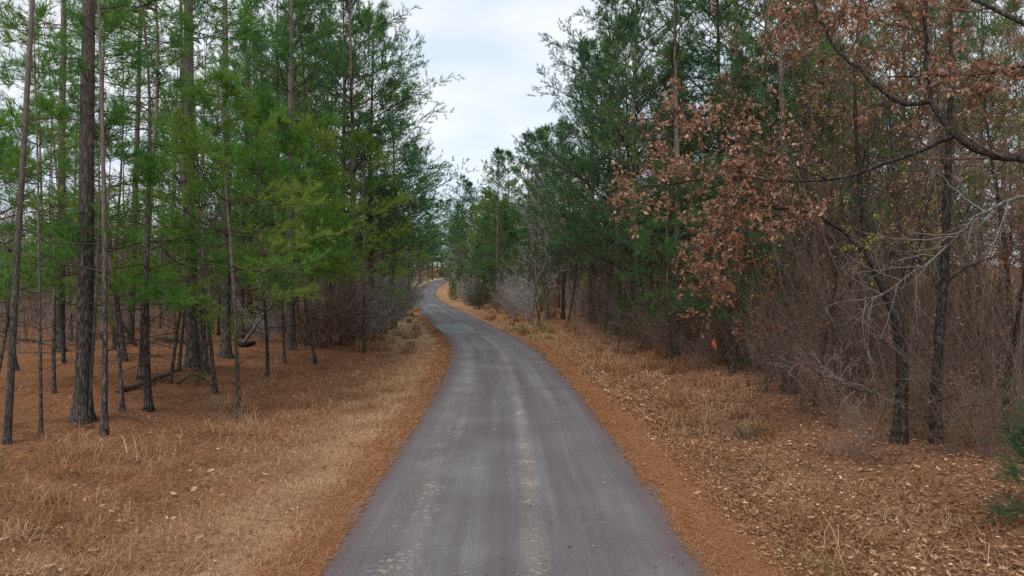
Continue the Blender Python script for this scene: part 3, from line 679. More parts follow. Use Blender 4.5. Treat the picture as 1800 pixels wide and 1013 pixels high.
# shrubs
SH = {}
SH['thick0'] = shrub(31, 4.2, 16, 8, 5, 'twig', 0.40)
SH['thick1'] = shrub(32, 5.2, 18, 8, 5, 'twig', 0.28, r0=0.014)
SH['thick2'] = shrub(33, 3.2, 18, 8, 5, 'twig_red', 0.55, wig=0.16, up=-0.02)
SH['thick3'] = shrub(34, 3.6, 16, 8, 5, 'twig_red', 0.45, leaf='rust_leaf', leafn=500, lsize=0.08)
SH['grey0'] = shrub(35, 4.6, 24, 9, 6, 'twig_grey', 0.45, r0=0.02, rmin=0.009)
SH['dark0'] = shrub(41, 4.6, 34, 9, 6, 'twig_red', 0.5, r0=0.028, rmin=0.008, base=0.6)
SH['grey1'] = shrub(36, 3.4, 22, 9, 6, 'twig_grey', 0.6, r0=0.018, wig=0.14, rmin=0.009)
SH['low0'] = shrub(37, 1.3, 22, 6, 4, 'twig_red', 0.8, r0=0.006, wig=0.18, up=-0.03)
SH['low1'] = shrub(38, 1.0, 20, 6, 4, 'twig', 0.7, r0=0.006, wig=0.2, leaf='holly_leaf', leafn=160, lsize=0.06)
SH['green'] = shrub(39, 1.5, 18, 6, 4, 'twig', 0.7, r0=0.008, leaf='holly_leaf', leafn=1200, lsize=0.07)
SH['vines'] = shrub(40, 6.5, 14, 7, 5, 'twig', 0.18, r0=0.010, wig=0.2, leaf='vine_leaf', leafn=260, lsize=0.08)

def tree(kind, x, y, scale, rot, name, label, cat, group=None, tilt=(0, 0), sxy=None):
    e = link(name, None); e.empty_display_size = 0.3
    e.location = (x, y, float(gz(x, y)) - 0.06); e.rotation_euler = (R(tilt[0]), R(tilt[1]), rot)
    s2 = scale if sxy is None else sxy
    e.scale = (s2, s2, scale); tag(e, label, cat, group)
    for pn, me in LIB[kind]: link(pn, me, e)
    return e
def bush(kind, x, y, scale, rot, name, label, cat, group=None):
    o = link(name, SH[kind]); o.location = (x, y, float(gz(x, y)) - 0.04); o.rotation_euler = (0, 0, rot)
    o.scale = (scale,)*3; tag(o, label, cat, group); return o

PLACED = []
def hero(kind, px, py=None, d=None, scale=1.0, rot=None, name='pine_tree', label='', cat='pine tree', tilt=(0, 0), sxy=None, group=None):
    x, y = G(px, py) if py is not None else ((px - CX)/FPX*d, d)
    PLACED.append((x, y))
    return tree(kind, x, y, scale, U(0, 6.28) if rot is None else rot, name, label, cat, group, tilt, sxy)

# ------------------------------------------------------------------ left stand: trees one can point to
hero('lodge0', 145, 738, scale=1.0, sxy=0.66, label='thickest dark pine trunk in the left foreground, furrowed bark, grass at its foot')
hero('pole1', 157, 742, scale=0.8, sxy=0.5, label='spindly sapling hugging the right side of the thickest left foreground pine')
hero('lodge1', 12, 778, scale=0.8, sxy=0.28, tilt=(0, 3), label='dark slender pine cut by the left edge of the picture, nearest to the camera')
hero('pole1', 72, 762, scale=0.85, sxy=0.5, label='thin crooked sapling between the picture\'s left edge and the thickest pine', name='pine_sapling')
hero('pole0', 183, 764, scale=1.0, sxy=0.75, label='straight pole-thin pine standing just right of the thickest left pine, base in the tall grass')
hero('pole0', 262, 722, scale=0.9, sxy=0.95, tilt=(0, 3.5), label='slim grey pine leaning right beside the fallen log')
hero('pole0', 250, 668, scale=1.1, sxy=1.3, label='dark slim pine just behind the leaning grey pine by the fallen log')
hero('lodge0', 340, 646, scale=1.0, sxy=0.85, label='stout straight pine with broad rough trunk behind the mossy fallen branch')
hero('pole1', 363, 657, scale=1.3, sxy=1.9, label='narrow dark pine close against the right side of the stout straight pine')
hero('pole1', 379, 692, scale=0.9, label='wiry thin pine with bare foot in front of the stout pair of pines')
hero('lodge1', 396, 629, scale=0.98, sxy=0.8, label='broad grey pine with flared base, right-hand one of the two stout left pines')
hero('lodge1', 104, 618, scale=1.0, sxy=0.8, label='dark pine with swollen brush-covered foot, behind and left of the thickest pine')
hero('lodge0', 229, 606, scale=1.0, sxy=0.6, tilt=(0, -2), label='dark pine with crooked foot beside the black broken branch on the left')
hero('pole1', 314, 652, scale=0.8, label='twiggy sapling at the root end of the fallen log', name='pine_sapling')
hero('tall0', 512, 614, scale=1.0, sxy=0.8, rot=0.6, label='tall pine by the leaning dead trunk, its limbs spread toward the road')
hero('lodge1', 440, 585, scale=1.0, sxy=0.75, label='slender pine set back between the broad grey pine and the leaning dead trunk')
hero('edge0', 603, 583, scale=1.0, sxy=1.0, rot=1.2, label='full green pine behind the dark tangled bush, limbs hanging over the left verge')
hero('edge0', 578, 572, scale=0.95, rot=3.9, label='dark green pine half hidden behind the dark tangled bush')
hero('lodge1', 487, 572, scale=1.05, sxy=0.8, label='thin pale pine trunk seen left of the pine by the leaning dead trunk')
hero('edge0', 655, d=52, scale=1.0, rot=2.4, label='dense pine whose crown edge makes the left border of the sky gap')
hero('edge0', 690, d=66, scale=0.95, rot=0.3, label='yellow-green pine low beside the sky gap, beyond the grey brush')
hero('young1', 420, d=19, scale=0.85, sxy=0.9, label='young bright green pine spreading sprays before the two stout pines')
hero('young0', 300, d=22, scale=0.9, label='young light green pine with a soft low crown left of the stout straight pine')
hero('young1', 470, d=26, scale=0.95, label='young green pine with feathery low sprays left of the leaning dead trunk')
hero('young0', 215, d=17.5, scale=0.8, label='small pine with yellow-green low sprays behind the thickest left pine')
hero('young1', 500, d=30, scale=1.0, rot=2.2, label='bright green pine with wide low sprays between the leaning dead trunk and dark bush')
hero('young1', 640, d=38, scale=1.1, rot=1.1, label='yellow-green pine with flat sprays above the silvery brush')
hero('young1', 95, d=18.5, scale=0.72, rot=1.5, label='small pine with low drooping yellow-green boughs left of the thickest pine')
hero('young0', -10, d=19, scale=0.8, rot=3.5, label='green boughs entering low at the left picture edge')
hero('young0', 30, d=24, scale=0.95, rot=0.5, label='olive green young pine filling the middle of the left picture edge')
hero('young0', 555, d=31, scale=1.15, label='young pine with broad flat sprays over the dark tangled bush')

# ------------------------------------------------------------------ right stand
hero('edge2', 1187, 626, scale=1.0, rot=2.2, label='dark pine with bare lower trunk standing at the right wood\'s edge above the bank', sxy=0.9)
hero('edge1', 1125, d=41, scale=1.0, rot=3.4, label='tall blue-green pine whose long limb reaches left into the sky gap', sxy=1.05)
hero('edge1', 1035, d=56, scale=0.92, rot=1.0, label='mid-distance pine behind the curved leafless tree on the right', sxy=0.85)
hero('edge2', 1262, d=37, scale=1.1, rot=2.0, label='big dark pine at top right, crown merging with the brown oak leaves', sxy=0.9)
hero('edge2', 1300, d=34, scale=1.0, rot=4.0, label='dark green pine behind the brown oak sprays')
hero('tall2', 1385, d=30, scale=1.0, rot=0.4, label='dark straight trunk wrapped in vines behind the black stump')
hero('young3', 1180, d=30, scale=0.9, rot=5.0, label='low green pine sprays under the brown oak leaves, left side')
hero('young3', 1290, d=26, scale=0.8, rot=2.6, label='low green pine sprays just below the brown oak leaves')
hero('edge2', 990, d=78, scale=0.95, rot=5.2, label='thin-topped pine above the white leafless trees on the right')
hero('far1', 930, d=92, scale=1.0, rot=1.1, label='tallest distant pine right of the sky gap, rounded dark crown')
hero('far1', 895, d=112, scale=1.05, rot=2.1, label='distant pine left of the tallest distant right pine')
hero('gold', 857, d=108, scale=0.95, rot=0.8, label='distant pine with a yellowish crown top right of the bend')
hero('far2', 835, d=135, scale=1.05, rot=0.2, label='far pine low beside the yellowish crown')
hero('far2', 905, d=96, scale=0.8, rot=3.1, label='bright green bushy pine below the tallest distant right pine')
hero('far1', 875, d=84, scale=0.85, rot=3.3, label='fresh green pine at the right wood\'s edge left of the bright narrow evergreen')
hero('far1', 960, d=88, scale=1.0, rot=0.5, label='green pine high behind the white leafless trees')
hero('far1', 790, d=262, scale=1.25, rot=0.5, label='hazy far pine just right of the farthest tall pine')
hero('far2', 752, d=236, scale=1.3, rot=1.9, label='dark far pine on the left inside of the last bend')
hero('far0', 724, d=212, scale=1.0, rot=2.9, label='dark blue-green pine above the left bend of the road')
hero('far1', 698, d=105, scale=0.85, rot=4.9, label='shaded pine behind the pale leafless tree on the left')
hero('far0', 738, d=200, scale=1.15, rot=0.9, label='tall dark far pine left of the sky gap\'s foot')
hero('far1', 776, d=252, scale=1.2, rot=1.9, label='farthest tall pine straight above the end of the road')
hero('far0', 815, d=156, scale=1.05, rot=2.9, label='tall far pine on the right, nearest to the sky gap\'s foot')
hero('far2', 800, d=176, scale=1.1, rot=3.9, label='short bushy far pine at the right foot of the sky gap')
hero('far1', 760, d=222, scale=1.15, rot=5.0, label='far pine standing just over the left edge of the last bend')
hero('edge1', 1080, d=47, scale=0.98, rot=0.2, label='blue-green pine between the curved leafless tree and the leaning pale stick')
hero('edge0', 615, d=44, scale=1.05, rot=5.5, label='broad green pine right behind the low dark green shrub')
hero('edge0', 720, d=84, scale=0.85, rot=2.0, label='green pine with drooping limbs just above the left bend')
hero('edge2', 1340, d=42, scale=1.1, rot=1.0, label='dense dark pine high behind the rust-leaved sapling')
hero('far2', 842, d=88, scale=0.5, rot=0, label='short dark bushy pine at the right wood\'s edge before the bend')
hero('holly', 945, d=57, scale=1.1, sxy=0.75, rot=1, name='holly_tree', cat='holly', label='bright green narrow leafy evergreen against the white leafless trees')
hero('sapling', 796, 529, scale=1.05, rot=0, name='pine_sapling', cat='sapling', label='small bright green pine sapling beside the far bend')
hero('sapling', 706, 556, scale=0.45, rot=2, name='pine_sapling', cat='sapling', label='tiny yellow-green seedling beside the short dark post on the left verge')
hero('seedling', 1822, 925, scale=0.62, rot=2, sxy=0.62, name='cedar_tree', cat='cedar', label='soft green evergreen bush cut by the right edge of the picture')
hero('bare1', 690, d=58, scale=0.95, rot=0.4, name='bare_tree', cat='bare tree', label='pale grey leafless tree arching beside the left bend')
hero('bare0', 655, d=66, scale=1.0, rot=2.4, name='bare_tree', cat='bare tree', label='white straight trunk standing behind the left grey brush')
hero('bare1', 714, d=92, scale=0.75, rot=1.4, name='bare_tree', cat='bare tree', label='small grey leafless tree drooping over the left edge of the far road')
hero('bare1', 935, d=58, scale=1.0, rot=3.4, name='bare_tree', cat='bare tree', label='white leafless tree leaning left in the right mid distance')
hero('bare0', 962, d=63, scale=1.05, rot=0.4, name='bare_tree', cat='bare tree', label='tall white-limbed leafless tree beside the bright green evergreen')
hero('bare3', 998, 571, scale=1.1, rot=2.4, name='bare_tree', cat='bare tree', label='curved dark-stemmed leafless tree at the right verge before the pine')
hero('bare0', 790, d=190, scale=1.3, rot=1.4, name='bare_tree', cat='bare tree', label='thin leafless treetop rising into the sky gap over the bend')
hero('bare1', 800, d=125, scale=0.8, rot=4.4, name='bare_tree', cat='bare tree', label='brownish leafless tree overhanging the right side of the far bend')
hero('holly', 1085, d=37, scale=0.9, name='holly_tree', cat='holly', label='small yellow-green leafy tree in the shade left of the edge pine')
hero('rustling', 1285, 662, scale=1.05, name='oak_sapling', cat='oak sapling', label='oak sapling hung with rust-brown leaves behind the orange ribbon stake')
hero('rustling', 1345, 665, scale=0.6, name='oak_sapling', cat='oak sapling', label='low rust-leaved oak sapling beside the black stump')
hero('vine', 1465, d=24, scale=1.0, name='vine_hung_tree', cat='tree', label='vine-hung tree with yellow-green leaves behind the oak limbs')
hero('vine', 1645, d=22, scale=1.0, rot=2, name='vine_hung_tree', cat='tree', label='vine-hung tree with scattered yellow leaves in the upper right')
hero('browntree', 1380, d=25, scale=1.0, name='oak_tree', cat='oak', label='oak with clinging brown leaves at the top right of the sky gap')
hero('browntree', 1770, d=20, scale=0.95, rot=3, name='oak_tree', cat='oak', label='brown-leaved oak high in the upper right corner')

# ------------------------------------------------------------------ the near oak with the black limbs, and the gnarled one beside it
def limb_part(parent, name, pts, r0, r1, twigs=8, leafy=0.0, bark='dark_bark', twig='twig', tl=(0.5, 1.4), up=0.02, t0=0.25, lmat='oak_leaf', nl=0, lsize=0.105, m3=5, yellow=0):
    pts = np.array(pts, float); n = 22
    s = np.concatenate([[0], np.cumsum(np.linalg.norm(np.diff(pts, axis=0), axis=1))])
    f = [spline(s, pts[:, i]) for i in range(3)]; ss = np.linspace(0, s[-1], n)
    P = np.stack([g(ss) for g in f], 1); P[1:-1] += rng.normal(0, 0.015, (n-2, 3))
    Rr = np.linspace(r0, r1, n); mb = MB(); tubes(mb, P[None], Rr[None], 8, 0)
    P2, R2 = spawn(P[None], Rr[None], twigs, (t0, 1.0), (25, 70), L=tl, ltap=0.2, n=7, wig=0.14, up=up, rf=0.4, rmin=0.006); tubes(mb, P2, R2, 4, 1)
    P3_, R3 = spawn(P2, R2, m3, (0.2, 1), (25, 60), ratio=0.45, n=5, wig=0.16, up=up, rf=0.6, rmin=0.004); tubes(mb, P3_, R3, 3, 1)
    P4, R4 = spawn(P3_, R3, 4, (0.2, 1), (25, 60), ratio=0.5, n=4, wig=0.16, up=0, rf=0.7, rmin=0.003); tubes(mb, P4, R4, 3, 1)
    o = link(name, mb.mesh(name, [M[bark], M[twig]]), parent)
    if nl:
        fm = MB(); sel = rng.integers(0, len(P4), nl); Q = P4[sel, rng.integers(1, 4, nl)] + rng.normal(0, 0.03, (nl, 3))
        D = rng.standard_normal((nl, 3)); D[:, 2] -= 0.6
        leaves(fm, Q, D, nrm(rng.standard_normal((nl, 3))), U(0.45, 1.25, nl)*lsize, 0, np.clip(rng.normal(0.5, 0.27, nl), 0, 1), True, fold=0.8)
        fo = link('foliage', fm.mesh('foliage', [M[lmat]], False), o); fo['kind'] = 'stuff'
    return o, P2, P4

oak = link('oak_tree', None); tag(oak, 'near oak with long black limbs and brown leaves reaching in from the right edge', 'oak')
bx, by = (1905 - CX)/FPX*11.6, 11.6
tm = MB(); tp = np.array([[bx, by, float(gz(bx, by))-0.1], [bx+.05, by, 1.5], [bx-.05, by+.1, 3.5], [bx-.15, by+.1, 5.4], [bx-.1, by+.2, 8], [bx, by+.3, 11]])
s_ = np.linspace(0, 1, 24); tp = np.stack([spline(np.linspace(0, 1, 6), tp[:, i])(s_) for i in range(3)], 1)
add_trunk(tm, tp, 0.19*(1 - 0.8*s_), 12); link('trunk', tm.mesh('trunk', [M['dark_bark']]), oak)
J = lambda px, py, d: P3(px, py, d)
fork = J(1636, 178, 13.0)
limb_part(oak, 'limb', [[bx-.12, by+.1, 5.0], J(1800, 280, 12.0), J(1740, 272, 12.3), J(1679, 237, 12.6), fork], 0.085, 0.052, 5, t0=0.3)
limb_part(oak, 'limb', [fork, J(1628, 100, 13.1), J(1628, 24, 13.2), J(1636, -70, 13.3)], 0.045, 0.02, 12, nl=500)
limb_part(oak, 'limb', [fork, J(1600, 181, 13.1), J(1557, 166, 13.2), J(1520, 128, 13.3), J(1486, 103, 13.5), J(1455, 60, 13.7), J(1434, 12, 13.8), J(1420, -50, 14)], 0.05, 0.018, 16, nl=1100, tl=(0.5, 1.5), t0=0.4)
limb_part(oak, 'limb', [J(1679, 237, 12.6), J(1600, 272, 13.1), J(1513, 302, 13.5), J(1458, 316, 13.8), J(1380, 318, 14.3), J(1290, 312, 15.0), J(1190, 322, 15.7), J(1120, 330, 16.1)], 0.045, 0.010, 34, nl=1900, tl=(0.6, 2.0), up=0.02, t0=0.42, twig='twig')
limb_part(oak, 'limb', [J(1458, 316, 13.8), J(1400, 290, 14.2), J(1330, 262, 14.7), J(1260, 235, 15.2), J(1180, 200, 15.6)], 0.022, 0.008, 22, nl=1150, tl=(0.5, 1.7), t0=0.15)
limb_part(oak, 'limb', [[bx-.1, by, 4.3], J(1800, 345, 11.2), J(1715, 384, 11.6), J(1667, 435, 12.0), J(1592, 487, 12.4), J(1549, 518, 12.6), J(1500, 530, 12.8)], 0.042, 0.009, 20, bark='grey_bark', twig='twig_pale', tl=(0.6, 1.7), up=-0.005, t0=0.35, m3=4)
limb_part(oak, 'limb', [[bx-.1, by+.1, 6.1], J(1800, 117, 12.2), J(1745, 128, 12.6), J(1660, 132, 13.4), J(1560, 135, 14.0)], 0.05, 0.010, 16, nl=1100, tl=(0.5, 1.4))
limb_part(oak, 'limb', [[bx-.1, by+.1, 7.5], J(1760, 20, 12.2), J(1690, -10, 12.6), J(1600, -10, 13.4), J(1500, 10, 14.0), J(1400, 60, 14.4)], 0.05, 0.010, 20, nl=1200, tl=(0.5, 1.4), up=-0.01)

oak2 = link('oak_tree', None); tag(oak2, 'gnarled dark oak rising from the leaf litter, bent left above a broken knot', 'oak')
gx, gy = G(1582, 777); gd = gy
tm = MB(); pts = np.array([[gx, gy, float(gz(gx, gy))-0.1], J(1585, 700, gd), J(1587, 640, gd), J(1577, 560, gd), J(1556, 512, gd+.1), J(1528, 452, gd+.1), J(1520, 400, gd+.2), J(1512, 340, gd+.2), J(1505, 240, gd+.3), J(1500, 120, gd+.5)])
s0 = np.linspace(0, 1, len(pts)); s_ = np.linspace(0, 1, 40); tp = np.stack([spline(s0, pts[:, i])(s_) for i in range(3)], 1)
add_trunk(tm, tp, np.interp(s_, [0, .1, .35, .5, 1], [0.155, 0.125, 0.105, 0.075, 0.03]), 14, rough=0.10); link('trunk', tm.mesh('trunk', [M['dark_bark']]), oak2)
limb_part(oak2, 'limb', [J(1528, 452, gd+.1), J(1490, 412, gd+.1), J(1450, 385, gd), J(1407, 371, gd-.1), J(1355, 365, gd-.2), J(1270, 352, gd)], 0.05, 0.010, 20, nl=1100, tl=(0.5, 1.4), t0=0.3, lmat='oak_leaf', up=-0.03)
limb_part(oak2, 'limb', [J(1407, 371, gd-.1), J(1340, 385, gd-.1), J(1280, 400, gd), J(1250, 440, gd+.1), J(1255, 500, gd+.1)], 0.018, 0.006, 20, nl=850, tl=(0.4, 1.0), t0=0.35, lmat='rust_leaf', up=-0.05, lsize=0.10)
limb_part(oak2, 'limb', [J(1510, 300, gd+.25), J(1540, 220, gd+.3), J(1570, 140, gd+.5)], 0.03, 0.010, 12, nl=260)
limb_part(oak2, 'limb', [J(1587, 660, gd), J(1540, 690, gd-.4), J(1480, 675, gd-.8), J(1410, 640, gd-1.0)], 0.018, 0.006, 12, tl=(0.5, 1.2), twig='twig_pale', bark='dark_bark')

oak3 = link('oak_tree', None); tag(oak3, 'dark upright trunk hung with twigs, right of the gnarled oak', 'oak')
gx, gy = G(1648, 778); gd = gy
tm = MB(); pts = np.array([[gx, gy, float(gz(gx, gy))-0.1], J(1646, 690, gd), J(1650, 600, gd), J(1658, 500, gd+.1), J(1664, 380, gd+.2), J(1668, 250, gd+.3), J(1672, 120, gd+.4), J(1668, -60, gd+.6)])
s0 = np.linspace(0, 1, len(pts)); tp = np.stack([spline(s0, pts[:, i])(s_) for i in range(3)], 1)
add_trunk(tm, tp, 0.115*(1 - 0.65*s_), 12, rough=0.09); link('trunk', tm.mesh('trunk', [M['dark_bark']]), oak3)
limb_part(oak3, 'limb', [J(1650, 705, gd), J(1700, 690, gd-.4), J(1750, 705, gd-.9), J(1700, 715, gd-1.3)], 0.016, 0.006, 14, tl=(0.4, 1.0), twig='twig_pale', bark='dark_bark')
limb_part(oak3, 'limb', [J(1658, 500, gd+.1), J(1700, 470, gd-.2), J(1760, 450, gd-.5), J(1830, 410, gd-.6)], 0.03, 0.008, 14, nl=200, lmat='rust_leaf')
limb_part(oak3, 'limb', [J(1656, 520, gd+.1), J(1620, 460, gd+.3), J(1575, 430, gd+.3), J(1520, 430, gd)], 0.02, 0.006, 14, nl=120, lmat='vine_leaf', lsize=0.09)

hero('bare4', 1765, 760, scale=1.0, rot=1.0, name='bare_tree', cat='bare tree', label='pale twisted leafless stem near the right picture edge')
hero('bare3', 1430, d=19, scale=0.8, rot=3.0, name='bare_tree', cat='bare tree', label='thin leafless tree in the thicket left of the gnarled oak')

# ------------------------------------------------------------------ background woods (alike trees, one label per stand)
def edgeL(y): return np.interp(y, [0, 38, 50, 62, 90, 300], [-12.5, -12, -9.2, -7.5, -6.0, -6.0])
def edgeR(y): return np.interp(y, [0, 30, 45, 60, 85, 300], [9.3, 9.3, 8.4, 7.2, 5.2, 5.0])
def ok(x, y, md):
    return all((x-a)**2 + (y-b)**2 > md*md for a, b in PLACED)
LMARK = {'L': [(0, 'left picture edge'), (145, 'thickest left pine'), (262, 'leaning grey pine'), (340, 'stout straight pine'), (396, 'broad grey pine'), (460, 'dead leaning trunk'), (560, 'dark tangled bush'), (640, 'low green shrub'), (690, 'silvery brush')],
         'R': [(915, 'white log'), (945, 'bright narrow evergreen'), (998, 'curved leafless tree'), (1105, 'leaning pale stick'), (1187, 'edge pine'), (1255, 'ribbon stake'), (1388, 'black stump'), (1500, 'hanging oak limb'), (1582, 'gnarled oak'), (1650, 'dark upright trunk'), (1790, 'right picture edge')],
         'F': [(600, 'dark tangled bush'), (660, 'silvery brush'), (725, 'left bend'), (775, 'far end of the road'), (800, 'small pine sapling'), (857, 'yellowish pine'), (930, 'tallest distant pine'), (962, 'white leafless trees'), (1000, 'curved leafless tree'), (1105, 'leaning pale stick')]}
ORD = ['nearest', 'second nearest', 'third nearest', 'fourth nearest', 'fifth nearest', 'sixth nearest', 'seventh nearest', 'eighth nearest', 'ninth nearest', 'tenth nearest']
NAMED = {}
def register(o, x, y, base, marks):
    px = CX + FPX*x/y; i = min(range(len(LMARK[marks])), key=lambda j: abs(LMARK[marks][j][0] - px))
    NAMED.setdefault((base, LMARK[marks][i][1]), []).append((y, o))
def finish_labels():
    for (base, mk), lst in NAMED.items():
        lst.sort(key=lambda t: t[0])
        for i, (y, o) in enumerate(lst):
            if len(lst) == 1: o['label'] = f'{base}, behind the {mk}'
            elif i < len(ORD): o['label'] = f'{base}, {ORD[i]} one behind the {mk}'
            else: o['label'] = f'{base}, among the farthest behind the {mk}'
def forest(n, side, y0, y1, depth, kinds, scl, name, label, cat, group, md=2.2, inset=0.0, pw=1.0, tries=40, sxy=(0.85, 1.1), marks='L'):
    for i in range(n):
        for _ in range(tries):
            y = float(U(y0, y1)); off = inset + float(U(0, 1))**pw*depth
            u = float(edgeL(y)) - off if side < 0 else float(edgeR(y)) + off
            x = float(xc_(y)) + u
            if in_view(x, y, 2.5) and ok(x, y, md): break
        else: continue
        PLACED.append((x, y)); s = U(*scl)
        o = tree(kinds[rng.integers(len(kinds))], x, y, s, U(0, 6.28), name, label, cat, group, (U(-2, 2), U(-2, 2)), s*U(*sxy))
        register(o, x, y, label, marks)
# left
forest(13, -1, 32, 75, 30, ['lodge0', 'lodge1'], (0.8, 1.0), 'pine_tree', 'slender pine in the left stand', 'pine tree', 'pines deep in the left stand', sxy=(0.4, 0.65))
forest(14, -1, 22, 55, 22, ['pole0', 'pole1'], (0.9, 1.3), 'pine_tree', 'pole-thin pine in the left stand', 'pine tree', 'pole pines of the left stand', md=1.3, inset=0.5)
forest(9, -1, 40, 66, 8, ['tall0', 'tall2', 'edge0'], (0.8, 1.0), 'pine_tree', 'leafy pine at the left stand', 'pine tree', 'pines near the left verge', sxy=(0.6, 0.8))
forest(56, -1, 38, 105, 50, ['dim0', 'dim0', 'dim1'], (0.65, 1.0), 'bare_tree', 'dim leafless tree on the left', 'bare tree', 'leafless trees behind the left stand', inset=6, md=2.0)
# right
forest(30, 1, 24, 80, 24, ['tall1', 'tall2', 'edge2', 'edge2'], (0.85, 1.05), 'pine_tree', 'dark pine inside the right wood', 'pine tree', 'pines inside the right wood', inset=2, sxy=(0.6, 0.9), marks='R')
forest(62, 1, 17, 70, 24, ['bare2', 'bare3', 'dim1', 'dim0'], (0.7, 1.1), 'bare_tree', 'brown leafless stem on the right', 'bare tree', 'leafless stems inside the right thicket', inset=0.3, md=1.4, marks='R')
forest(26, 1, 17, 50, 18, ['vine', 'browntree', 'browntree'], (0.7, 1.0), 'leafy_tree', 'sparsely leaved tree on the right', 'tree', 'sparsely leaved trees in the right wood', inset=2, md=2, marks='R')
# far
forest(40, -1, 66, 200, 40, ['far0', 'far1', 'far2'], (0.7, 0.95), 'pine_tree', 'distant pine on the left', 'pine tree', 'distant pines left of the road', md=3, pw=1.7, marks='F')
forest(50, 1, 72, 210, 40, ['far0', 'far1', 'far2', 'far2'], (0.7, 1.0), 'pine_tree', 'distant pine on the right', 'pine tree', 'distant pines right of the road', md=3, pw=1.7, inset=1.5, marks='F')
forest(22, -1, 62, 180, 20, ['bare0', 'bare1', 'bare2'], (0.6, 0.95), 'bare_tree', 'distant leafless tree on the left', 'bare tree', 'distant leafless trees left', md=2.0, pw=1.8, marks='F')
forest(40, 1, 52, 190, 16, ['bare0', 'bare1', 'bare2', 'bare3'], (0.6, 0.95), 'bare_tree', 'distant leafless tree on the right', 'bare tree', 'distant leafless trees right', md=1.8, pw=1.6, marks='F')
forest(44, -1, 222, 290, 50, ['far0', 'far1', 'far2', 'far2'], (0.75, 1.0), 'woodland_tree', 'farthest tree left of the bend', 'tree', 'farthest trees beyond the bend, left', md=3.5, inset=-1, marks='F')
forest(50, 1, 205, 290, 60, ['far0', 'far1', 'far2', 'far2'], (0.75, 1.0), 'woodland_tree', 'farthest tree right of the bend', 'tree', 'farthest trees beyond the bend, right', md=3.5, inset=-1, marks='F')

# brushwood too dense to count: one mass per wood
def brushwood(name, label, N, side, y0, y1, depth, inset, hgt, r0, mats, p=1.0, k2=5, k3=2, spread=0.18, leafn=0, lsize=0.1):
    mb = MB(); y = U(0, 1, N)**p*(y1-y0) + y0; off = inset + U(0, 1, N)*depth
    u = edgeL(y) - off if side < 0 else edgeR(y) + off
    x = xc_(y) + u; keep = in_view(x, y, 1.5); x, y = x[keep], y[keep]; n = len(x)
    O = np.stack([x, y, gz(x, y) - 0.05], 1); D = rng.normal(0, spread, (n, 3)); D[:, 2] = 1
    P1 = walk(O, D, U(hgt[0], hgt[1], n), 7, 0.13, 0.02); R1 = (r0*U(0.5, 1.3, n))[:, None]*np.linspace(1, 0.3, 7)
    tb = U(0, 1, n); tubes(mb, P1, R1, 3, 0, tb)
    P2, R2 = spawn(P1, R1, k2, (0.1, 1), (25, 65), ratio=0.32, ltap=0.4, n=4, wig=0.2, up=0.04, rf=0.6, rmin=r0*0.25); tubes(mb, P2, R2, 3, 0, np.repeat(tb, k2))
    P3_, R3 = spawn(P2, R2, k3, (0.2, 1), (25, 65), ratio=0.5, n=3, wig=0.2, rf=0.7, rmin=r0*0.2); tubes(mb, P3_, R3, 3, 0, np.repeat(tb, k2*k3))
    if leafn:
        sel = rng.integers(0, len(P3_), leafn); D = rng.standard_normal((leafn, 3))
        leaves(mb, P3_[sel, 2], D, nrm(rng.standard_normal((leafn, 3))), U(0.6, 1.2, leafn)*lsize, 1, U(0, 1, leafn), False, wide=0.9)
    cover(name, mb, mats, label, 'brushwood')
brushwood('undergrowth', 'dense brown tangle of stems and vines filling the right wood', 3000, 1, 14, 52, 14, -0.2, (1.2, 8.5), 0.013, [M['twig'], M['rust_leaf']], leafn=9000, lsize=0.09, p=1.3, spread=0.3)
brushwood('undergrowth', 'brown brush filling the right wood in the mid distance', 1100, 1, 48, 150, 22, 0.4, (2.5, 8), 0.022, [M['twig']], k2=6)
brushwood('undergrowth', 'dim brown brush behind the left stand', 2300, -1, 34, 120, 45, 5.0, (3, 12), 0.028, [M['twig']], k2=7)
brushwood('undergrowth', 'shadowy brown brush between the trunks of the left stand', 1100, -1, 28, 62, 26, 6.0, (1.2, 6), 0.015, [M['twig']], k2=6)
brushwood('undergrowth', 'grey brush lining the left wood around the bend', 500, -1, 46, 150, 6, 0.0, (1.5, 5.5), 0.022, [M['twig_grey']], k2=7, k3=3)
brushwood('distant_wood', 'far leafless wood closing the view left', 800, -1, 140, 300, 120, 2.0, (4, 13), 0.05, [M['twig']], k2=6)
brushwood('distant_wood', 'low far brush straight above the end of the road', 420, 1, 232, 262, 40, -12.0, (2, 7), 0.05, [M['twig']], k2=7)
brushwood('distant_wood', 'far leafless wood closing the view right', 800, 1, 140, 300, 120, 1.0, (5, 14), 0.05, [M['twig']], k2=6)

# ------------------------------------------------------------------ shrubs and thickets
def thicket(n, side, y0, y1, depth, kinds, scl, name, label, cat, group, inset=0.0, pw=1.0, marks='R'):
    k = 0
    for _ in range(n*30):
        if k >= n: break
        y = float(U(y0, y1)); off = inset + float(U(0, 1))**pw*depth
        u = float(edgeL(y)) - off if side < 0 else float(edgeR(y)) + off
        x = float(xc_(y)) + u
        if not in_view(x, y, 1.5): continue
        o = bush(kinds[rng.integers(len(kinds))], x, y, U(*scl), U(0, 6.28), name, label, cat, group); k += 1
        register(o, x, y, label, marks)
def hbush(kind, px, py, scale, label, name='shrub', cat='shrub', rot=None):
    x, y = G(px, py); return bush(kind, x, y, scale, U(0, 6.28) if rot is None else rot, name, label, cat)
hbush('dark0', 558, 609, 1.3, 'dark tangled leafless bush at the edge of the left verge')
hbush('dark0', 596, 606, 1.0, 'reddish twiggy bush leaning on the right flank of the dark tangled bush')
hbush('green', 622, 606, 0.8, 'low dark green shrub at the foot of the dark tangled bush')
